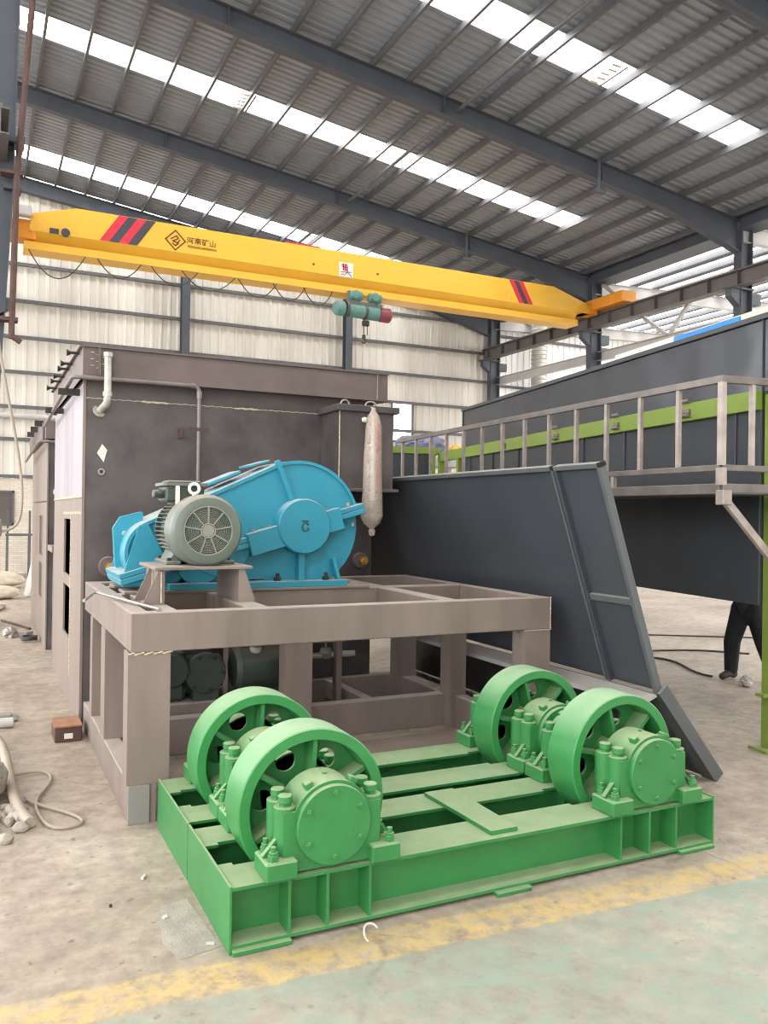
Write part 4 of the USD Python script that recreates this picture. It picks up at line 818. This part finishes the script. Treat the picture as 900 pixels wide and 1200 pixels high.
# ================================================================== LEANING DARK PANELS
PT, PF, PP = np.array([3.90, 0, 2.375]), np.array([4.47, 0, .712]), np.array([5.05, 0, 0.0])
pd = unit(PF - PT); pn = np.array([pd[2], 0, -pd[0]]); pn = -pn if pn[0] > 0 else pn      # pn points to the camera side
def panel_box(mb, s0, s1, y0, y1, n0, n1, o=PT, d=pd, n_=pn, b=.002):
    c = o + d * (s0 + s1) / 2 + n_ * (n0 + n1) / 2 + np.array([0, (y0 + y1) / 2, 0])
    return mb.obox(c, (s1 - s0, y1 - y0, n1 - n0), d, n_, b)
LP = np.linalg.norm(PF - PT)
def leaning(label, y0, y1, cross, border):
    t = Thing('casing_sheet', label, 'panel', (4.4, (y0 + y1) / 2, PF[2]))
    t.part('sheet', panel_box(MB(), .02, LP, y0 + .01, y1 - .01, -.05, -.042), 'panel_navy')
    mb = MB(); panel_box(mb, 0, .035, y0, y1, -.06, 0); t.part('top_edge', mb, 'panel_edge')
    t.part('side_edge', panel_box(MB(), .035, LP, y0, y0 + border, -.06, 0), 'panel_edge')
    t.part('side_edge', panel_box(MB(), .035, LP, y1 - .03, y1, -.06, 0), 'panel_navy')
    for s in cross: t.part('cross_channel', panel_box(MB(), s, s + .05, y0 + border, y1 - .03, -.045, -.012), 'panel_edge')
    t.part('end_cap', panel_box(MB(), -.004, .03, y0 - .006, y0 + .02, -.062, .004), 'black_void')
    return t
leaning('narrow dark grey framed steel panel with a cross channel leaning at the right', 4.575, 5.10, (1.03,), .035)
leaning('wide smooth dark grey steel panel leaning behind the brown machine frame', 5.115, 9.4, (), .02)
t = Thing('folded_skirt', 'long light-edged folded steel skirt sloping from the leaning panels down to the floor', 'panel', (4.8, 6.5, 0))
sd_ = unit(PP - PF); sn = np.array([sd_[2], 0, -sd_[0]]); sn = -sn if sn[0] > 0 else sn
LS = np.linalg.norm(PP - PF)
t.part('sheet', panel_box(MB(), .03, LS, 4.60, 9.4, -.02, -.012, PF, sd_, sn), 'panel_navy')
t.part('end_flange', panel_box(MB(), .0, LS + .01, 4.55, 4.60, -.10, .0, PF, sd_, sn), 'panel_edge')
t.part('lip', panel_box(MB(), .02, LS, 4.60, 4.68, -.005, .0, PF, sd_, sn), 'panel_edge')
t.part('ledge', MB().prism(Polygon([(4.46, .708), (4.30, .665), (4.295, .63), (4.312, .63), (4.47, .69)]), (0, 9.4, 0), (1, 0, 0), (0, 0, 1), 4.83), 'ledge_grey', label='light grey ledge channel along the fold')
solo('pipe_offcut', MB().lathe([(.05, 0), (.06, .0), (.06, .5), (.05, .5), (.05, 0)], (4.2, 4.5, .06), (.2, 1, 0), 24), 'light_steel', 'pale round pipe end lying behind the front right roller', 'pipe')

# ================================================================== DARK HOPPER MACHINE AND WALKWAY
ha = math.radians(9.66); hd = np.array([math.sin(ha), math.cos(ha), 0]); hn = np.array([hd[1], -hd[0], 0])   # along, and away from us
W0 = np.array([6.09, 5.0, 0])
def hbox(s0, s1, t0, t1, z0, z1, b=.003):
    c = W0 + hd * (s0 + s1) / 2 + hn * (t0 + t1) / 2 + np.array([0, 0, (z0 + z1) / 2]); return MB().obox(c, (s1 - s0, t1 - t0, z1 - z0), hd, Z3, b)
t = Thing('hopper_machine', 'long dark grey hopper machine with a lime green stripe standing on lime legs at right', 'machine', tuple(W0 + hd * 3 + hn * .8))
t.part('lower_wall', hbox(.06, 7.1, 0, .012, 1.25, 2.96), 'hopper_dark')
t.part('upper_wall', hbox(-.12, 7.1, .03, .045, 3.08, 3.74), 'hopper_slate')
t.part('top_edge', hbox(-.12, 7.12, .0, .09, 3.74, 3.79), 'hopper_dark')
t.part('stripe_beam', hbox(.06, 8.1, -.05, .06, 2.95, 3.12), 'lime_paint', label='lime green beam along the side')
t.part('end_wall', hbox(7.09, 7.1, .012, 1.5, 1.25, 3.74), 'hopper_dark')
t.part('end_wall', hbox(.06, .07, .012, 1.5, 1.25, 3.74), 'hopper_dark')
t.part('back_wall', hbox(.06, 7.1, 1.49, 1.5, 1.25, 3.74), 'hopper_dark')
t.part('bottom', hbox(.08, 7.08, .012, 1.49, 1.25, 1.26), 'hopper_dark')
for s in np.arange(.35, 7, .9): t.part('wall_rib', hbox(s, s + .03, -.018, 0, 2.48, 2.95), 'hopper_dark')
for s in (.95, 2.2, 3.6, 5.2): t.part('latch', hbox(s, s + .1, -.08, -.05, 3.02, 3.06).cyl(W0 + hd * s - hn * .07 + Z3 * 3.14, W0 + hd * (s + .12) - hn * .07 + Z3 * 3.14, .02, 8).cyl(W0 + hd * s - hn * .07 + Z3 * 3.0, W0 + hd * (s + .12) - hn * .07 + Z3 * 3.0, .02, 8), 'rail_steel')
def hpost(s, tt, nm='leg'):
    p = W0 + hd * s + hn * tt
    t.part(nm, MB().obox(p + Z3 * 1.56, (.09, .09, 3.1), hn, Z3, .004).obox(p + Z3 * .012, (.24, .22, .024), hn, Z3, .002).obox(p + Z3 * .48 + hd * -.0, (.2, .1, .025), hn, Z3), 'lime_paint', label='lime green leg')
hpost(.0, .075); hpost(.0, 1.4); hpost(-.36, .41); hpost(7.16, .0); hpost(7.16, 1.45)
t.part('end_frame', hbox(8.02, 8.1, -.05, .06, 2.3, 3.12), 'lime_paint')
t.part('end_frame', hbox(8.05, 8.1, -1.1, -.05, 3.08, 3.2), 'lime_paint')
t.part('end_panel', hbox(8.07, 8.09, -1.1, -.12, 2.3, 3.08), 'hopper_dark')
t.part('end_frame', hbox(8.03, 8.1, -.2, -.12, 2.2, 3.08), 'lime_paint')
for s0, s1, mm, z1, nm in ((2.02, 3.2, 'sheet_white', 4.0, 'white'), (.95, 2.0, 'sheet_blue', 3.99, 'blue'), (.2, .93, 'sheet_beige', 3.99, 'beige'), (.6, 2.0, 'sheet_beige', 4.04, 'beige')):
    off = .5 if z1 < 4.02 else .62
    t.part('cover_sheet', hbox(s0, s1, off, off + .02, 3.4, z1 + .02), mm, label=nm + ' sheet showing above the top edge')

wa = math.radians(3.6); wd = np.array([math.sin(wa), math.cos(wa), 0]); C0 = np.array([5.38, 4.83, 0]); wn = np.array([math.cos(ha), -math.sin(ha), 0])
t = Thing('walkway', 'bare steel walkway with vertical-bar handrail bracketed on the hopper side', 'railing', tuple(C0 + wd * 3 + Z3 * 2.15))
SP = .494; LW = 13.3 * SP
E = wn * .7
def wl_(a, b_, w, h, nm, mm='rail_steel', **k): t.part(nm, MB().bar(a, b_, w, h, None, .004), mm, **k)
wl_(C0 + Z3 * 3.125 - wd * .02, C0 + wd * LW + Z3 * 3.125, .045, .06, 'top_rail'); wl_(C0 + Z3 * 3.125, C0 + wn * .98 + Z3 * 3.125, .045, .06, 'top_rail')
wl_(C0 + Z3 * 2.41, C0 + wd * LW + Z3 * 2.41, .05, .05, 'kick_rail'); wl_(C0 + Z3 * 2.41, C0 + wn * .98 + Z3 * 2.41, .05, .05, 'kick_rail')
wl_(C0 + Z3 * 2.24, C0 + wd * LW + Z3 * 2.24, .05, .085, 'edge_channel'); wl_(C0 + Z3 * 2.24, C0 + wn * .98 + Z3 * 2.24, .05, .085, 'edge_channel')
for i in range(14): t.part('baluster', MB().bar(C0 + wd * SP * i + Z3 * 2.43, C0 + wd * SP * i + Z3 * 3.1, .036 if i else .05, .036 if i else .05), 'baluster_steel')
for i in range(1, 4): t.part('baluster', MB().bar(C0 + wn * .29 * i + Z3 * 2.43, C0 + wn * .29 * i + Z3 * 3.1, .036, .036), 'baluster_steel')
for i in (0, 3, 6, 9, 12): t.part('spacer', MB().bar(C0 + wd * (SP * i + (0 if i == 0 else -.12)) + Z3 * 2.27, C0 + wd * (SP * i + (0 if i == 0 else -.12)) + Z3 * 2.41, .06 if i == 0 else .04, .06 if i == 0 else .04), 'baluster_steel')
t.part('brace', MB().bar(C0 + Z3 * 2.16 - wd * .03, C0 + wn * 1.1 - wd * .1 + Z3 * .95, .05, .06, None, .004), 'baluster_steel', label='diagonal brace at the corner')
t.part('brace_shoe', MB().obox(C0 + Z3 * 2.17 - wd * .03, (.09, .09, .12), wn, Z3, .004), 'baluster_steel')
dk = [C0 + Z3 * 2.285, C0 + wd * LW + Z3 * 2.285, W0 + hd * 6.4 + Z3 * 2.285, W0 - hd * .5 + Z3 * 2.285]
t.part('deck', MB().prism(Polygon([(p[0], p[1]) for p in dk]), (0, 0, 2.20), (1, 0, 0), (0, 1, 0), .012), 'panel_edge')
# tarpaulins and bits behind the walkway end
solo('tarpaulin', MB().blob((7.62, 13.7, 3.3), (.28, .25, .2), 2, .35, 3, 2.5).blob((7.25, 13.75, 3.3), (.3, .25, .16), 5, .35, 3, 2.5), 'tarp_blue', 'crumpled blue-grey tarpaulin heaped at the far end of the hopper', 'tarpaulin')
solo('tarpaulin', MB().blob((8.07, 13.5, 3.2), (.12, .16, .12), 8, .35, 3, 2.5), 'tarp_orange', 'small orange tarpaulin bundle at the far end of the hopper', 'tarpaulin')
solo('cable_drum_frame', MB().box(6.9, 8.3, 13.4, 14.1, 2.9, 3.06).box(6.95, 7.05, 13.45, 13.55, 0, 2.9).box(8.15, 8.25, 13.45, 13.55, 0, 2.9).box(6.95, 7.05, 13.95, 14.05, 0, 2.9).box(8.15, 8.25, 13.95, 14.05, 0, 2.9), 'light_steel', 'grey steel table frame carrying the tarpaulins behind the hopper', 'frame')

# ================================================================== PERSON behind the hopper
import manifold3d as m3
def limb(chain):
    """chain of (point, radius): hulls of neighbouring spheres"""
    out = []
    for (p, r), (q, s) in zip(chain, chain[1:]):
        a = m3.Manifold.sphere(r, 20).translate(tuple(map(float, p))); b_ = m3.Manifold.sphere(s, 20).translate(tuple(map(float, q)))
        out.append(m3.Manifold.batch_hull([a, b_]))
    return out
def fuse(parts, edge=.02, it=8):
    mm_ = parts[0]
    for p in parts[1:]: mm_ = mm_ + p
    q = mm_.refine_to_length(edge).to_mesh(); tm_ = trimesh.Trimesh(q.vert_properties[:, :3], q.tri_verts)
    trimesh.smoothing.filter_taubin(tm_, iterations=it); return MB().addm(tm_)
PO = np.array([8.56, 7.24, 0]); pf_ = unit((-.95, -.1, 0)); ps = np.array([-pf_[1], pf_[0], 0])   # facing left of the picture
def pp(f_, s_, z_): return PO + pf_ * f_ + ps * s_ + Z3 * z_
t = Thing('person', 'person in dark work trousers standing behind the hopper, only legs and shoes showing below it', 'person', tuple(PO))
skin = limb([(pp(0, 0, 1.40), .06), (pp(.01, 0, 1.50), .055)]) + limb([(pp(.03, 0, 1.56), .085), (pp(.01, 0, 1.62), .092)])
skin += [m3.Manifold.sphere(.02, 12).translate(tuple(map(float, pp(.115, 0, 1.575))))] + [m3.Manifold.sphere(.022, 12).scale((1, .6, 1.4)).translate(tuple(map(float, pp(0, s * .09, 1.575)))) for s in (-1, 1)]
for s in (-1, 1):
    w = pp(.27, s * .2, 1.28); skin += limb([(pp(.2, s * .22, 1.2), .033), (w, .03), (w - Z3 * .05, .036)])
    for i in range(4):
        k0 = w + pf_ * (.03 - .02 * i) - Z3 * (.075 + .0); L_ = (.07, .08, .075, .058)[i]
        skin += limb([(k0, .0105), (k0 - Z3 * L_ * .55 + pf_ * .006, .0095), (k0 - Z3 * L_ + pf_ * .022 - ps * s * .01, .0085)])
    skin += limb([(w + pf_ * .02 - Z3 * .02, .013), (w + pf_ * .055 - Z3 * .06, .011), (w + pf_ * .06 - Z3 * .09, .009)])
t.part('body', fuse(skin, .012, 6), 'skin')
for s in (-1, 1): t.part('eye', MB().blob(pp(.108, s * .032, 1.605), (.011, .011, .009), 1, 0, 2), 'white_paint')
t.part('mouth', MB().obox(pp(.112, 0, 1.535), (.01, .045, .008), pf_, Z3, .003), 'rust_red')
t.part('hair', fuse(limb([(pp(-.02, 0, 1.63), .098), (pp(.02, 0, 1.665), .085)]), .02, 4), 'hair')
jk = limb([(pp(0, -.1, 1.36), .085), (pp(0, .1, 1.36), .085)]) + limb([(pp(0, 0, 1.36), .13), (pp(0, 0, 1.1), .145), (pp(0, 0, .9), .15)])
for s in (-1, 1): jk += limb([(pp(0, s * .19, 1.37), .07), (pp(-.02, s * .26, 1.12), .052), (pp(.2, s * .22, 1.2), .044)])
t.part('jacket', fuse(jk, .025), 'jacket')
tr = limb([(pp(0, -.08, .88), .14), (pp(0, .08, .88), .14)]) + limb([(pp(0, 0, .88), .13), (pp(.01, .02, .80), .12)])
tr += limb([(pp(.02, -.09, .84), .125), (pp(.10, -.15, .48), .1), (pp(.06, -.19, .12), .08)])
tr += limb([(pp(-.02, .09, .84), .125), (pp(.0, .22, .47), .1), (pp(-.08, .30, .13), .085)])
t.part('trousers', fuse(tr, .025), 'trousers')
for (f_, s_) in ((.06, -.19), (-.08, .30)):
    t.part('shoe', fuse(limb([(pp(f_ - .05, s_, .055), .05), (pp(f_ + .03, s_, .075), .052), (pp(f_ + .17, s_, .045), .042)]), .015, 4), 'shoe')
solo('work_glove', MB().blob((8.33, 7.05, .06), (.09, .07, .06), 4, .4, 3).blob((8.25, 6.98, .035), (.06, .05, .035), 5, .4, 2), 'glove', 'pale crumpled work glove on the floor beside the person', 'glove')

# cables on the far right floor
def floor_cable(pts, r, m_, label, n=50): solo('floor_cable', MB().tube(spline([(x_, y_, r + .002) for x_, y_ in pts], n), r, 6), m_, label, 'cable')
floor_cable([(8.3, 7.55), (8.45, 8.1), (8.6, 8.9), (8.2, 9.3), (8.75, 9.7), (8.3, 10.3), (7.9, 10.0), (8.5, 9.5), (9.3, 9.3), (10.2, 8.6)], .014, 'cable_dark', 'thin dark cable looping on the floor left of the person')
floor_cable([(7.2, 12.2), (8.6, 11.6), (10.0, 10.8), (12.0, 9.6)], .012, 'cable_dark', 'thin dark cable running straight across the floor behind the person')

# ================================================================== LEFT AISLE CLUTTER
t = Thing('rusty_block', 'small rusty steel block with an orange top on the left aisle floor', 'block', (.72, 7.78, 0), 0)
t.part('body', MB().box(.605, .825, 7.6, 7.96, 0, .125, .006), 'rust_red'); t.part('top_plate', MB().box(.6, .83, 7.595, 7.965, .125, .14, .003), 'rust_block', label='orange rusty top'); t.part('tag', MB().box(.68, .75, 7.592, 7.6, .03, .075), 'white_paint')
solo('hose', MB().tube(spline([(.08, 7.9, .09), (.19, 7.3, .09), (.22, 6.6, .06), (.26, 5.9, .05), (.31, 5.62, .04)], 40), .036, 12), 'cable_grey', 'thick grey-brown hose lying along the left picture edge', 'hose')
solo('thin_cable', MB().tube(spline([(.02, 6.75, .05), (.2, 6.35, .03), (.42, 5.95, .02), (.58, 5.72, .015), (.6, 5.55, .015), (.5, 5.52, .015), (.38, 5.75, .02), (.4, 6.2, .02), (.5, 6.6, .02), (.46, 6.75, .02), (.2, 6.7, .03), (.1, 6.72, .03)], 80), .011, 8), 'cable_grey', 'thin pale cable in loops on the floor beside the thick hose', 'cable')
rb_ = MB()
rng = random.Random(3)
for i in range(46):
    s_ = rng.uniform(.015, .06); rb_.blob((rng.uniform(-.12, .27), rng.uniform(5.42, 6.15), s_ * .6), (s_, s_ * rng.uniform(.7, 1.2), s_ * .8), i, .4, 1)
solo('rubble_heap', rb_, 'rubble', 'small heap of broken grey concrete rubble at the left picture edge', 'rubble', kind='stuff')
solo('concrete_lump', MB().blob((.06, 6.3, .13), (.13, .22, .16), 11, .3, 3), 'rubble', 'grey upright lump of concrete beside the hose', 'rubble')
solo('pipe_offcut', MB().cyl((-.25, 8.35, .05), (.31, 8.30, .05), .045, 16, .004), 'light_steel', 'short pale pipe lying at the left picture edge', 'pipe')
solo('metal_scrap', MB().box(-.1, .35, 8.5, 8.78, .01, .03, .004).box(.0, .3, 8.55, 8.7, .03, .06, .01), 'grille_grey', 'flat grey scrap sheet lying behind the short pipe', 'scrap')
solo('hanging_cable', MB().tube(spline([(.11, 9.0, 4.6), (.16, 9, 3.56), (.27, 9, 2.95), (.365, 9, 2.35), (.375, 9, 2.0), (.32, 9, 1.83), (.22, 9, 1.78), (.1, 9, 1.8), (.0, 9, 1.95)], 60), .014, 8), 'cable_grey', 'pale cable hanging in a long loop at the left picture edge', 'cable')
solo('pendant_control', MB().box(.12, .2, 8.96, 9.04, 1.72, 1.9, .015).box(.14, .18, 8.97, 9.03, 1.9, 1.97, .01), 'grille_grey', 'small grey pendant control box at the end of the hanging cable', 'control')
t = Thing('steel_bench', 'low steel bench against the whitewashed brick wall at the far left', 'bench', (1.1, 26.9, 0))
t.part('top', MB().box(.7, 1.9, 26.6, 27.2, 1.2, 1.26), 'girt_dark')
for x_ in (.75, 1.35, 1.85): t.part('leg', MB().box(x_ - .03, x_ + .03, 26.65, 27.1, 0, 1.2), 'girt_dark'); t.part('upright', MB().box(x_ - .02, x_ + .04, 26.9, 26.96, 1.26, 1.95), 'girt_dark')
solo('grey_sheet', MB().bar((1.0, 20.6, .0), (1.28, 20.8, 1.35), .9, .03, (1, .1, 0)), 'light_steel', 'light grey sheet leaning in the left aisle beyond the tanks', 'sheet')
solo('cement_sack', MB().blob((.30, 20.2, .15), (.55, .3, .16), 3, .2, 3, 1.6), 'sack', 'pale bulging sack lying in the left aisle', 'sack')
solo('cement_sack', MB().blob((.35, 23.0, .22), (.75, .4, .22), 9, .2, 3, 1.6), 'sack', 'larger pale sack heap farther back against the left wall', 'sack')
solo('aisle_scrap', MB().box(.38, .7, 14.1, 14.3, .0, .06, .01).blob((.45, 14.15, .09), (.1, .1, .08), 2, .4, 2).bar((.45, 14.0, .03), (.78, 14.35, .03), .05, .05), 'steel_bare', 'small tangle of grey metal scrap on the left aisle floor', 'scrap')
solo('cable_coil', MB().tube([(.70 + .1 * math.cos(a), 13.6 + .16 * math.sin(a), .03 + .004 * a) for a in np.linspace(0, 12.5, 60)], .02, 6), 'cable_dark', 'small dark coil of cable beside the second tank', 'cable')
solo('aisle_rod', MB().cyl((.38, 16.2, .02), (.78, 14.9, .02), .02, 8), 'rust_red', 'thin rusty rod lying in the left aisle', 'rod')
solo('aisle_scrap', MB().blob((.2, 18.0, .07), (.25, .35, .07), 5, .4, 2).box(.2, .5, 18.2, 18.4, .0, .1, .01), 'sack', 'pale scrap heap in the left aisle beyond the metal tangle', 'scrap')

solo('mortar_patch', MB().prism(Polygon([(.86, 4.25), (.98, 4.27), (1.0, 3.95), (1.02, 3.76), (.84, 3.72), (.80, 3.9), (.83, 4.1)]).buffer(.01), (0, 0, 0), (1, 0, 0), (0, 1, 0), .003), 'rubble', 'thin pale mortar patch on the floor along the left side of the green base', 'patch')
# small litter on the concrete near the green base
lit = [((.83, 4.62), .045, 1.0, 'white_paint', 'little white cylinder stub on the floor left of the seam in the green base'),
       ((.845, 4.12), .022, .4, 'white_paint', 'small white crumb beside the front left side of the green base'),
       ((.985, 3.78), .04, -.4, 'light_steel', 'small bright bolt at the near corner of the green base'),
       ((.62, 4.35), .012, .3, 'cable_dark', 'tiny black crumb on the concrete left of the green base'),
       ((4.15, 2.78), .05, .2, 'stripe_dark', 'small dark flake on the green floor paint at right')]
for (x_, y_), L_, an, m_, lab in lit:
    d = np.array([math.cos(an), math.sin(an), 0]) * L_
    solo('floor_litter', MB().cyl(np.array([x_, y_, .009]) - d / 2, np.array([x_, y_, .009]) + d / 2, .009, 8, .002), m_, lab, 'litter')
solo('wire_hook', MB().tube(spline([(1.655, 3.50, .01), (1.665, 3.57, .02), (1.70, 3.61, .03), (1.735, 3.615, .02), (1.745, 3.59, .01)], 24), .005, 6), 'white_paint', 'thin white bent wire in front of the green base', 'wire')
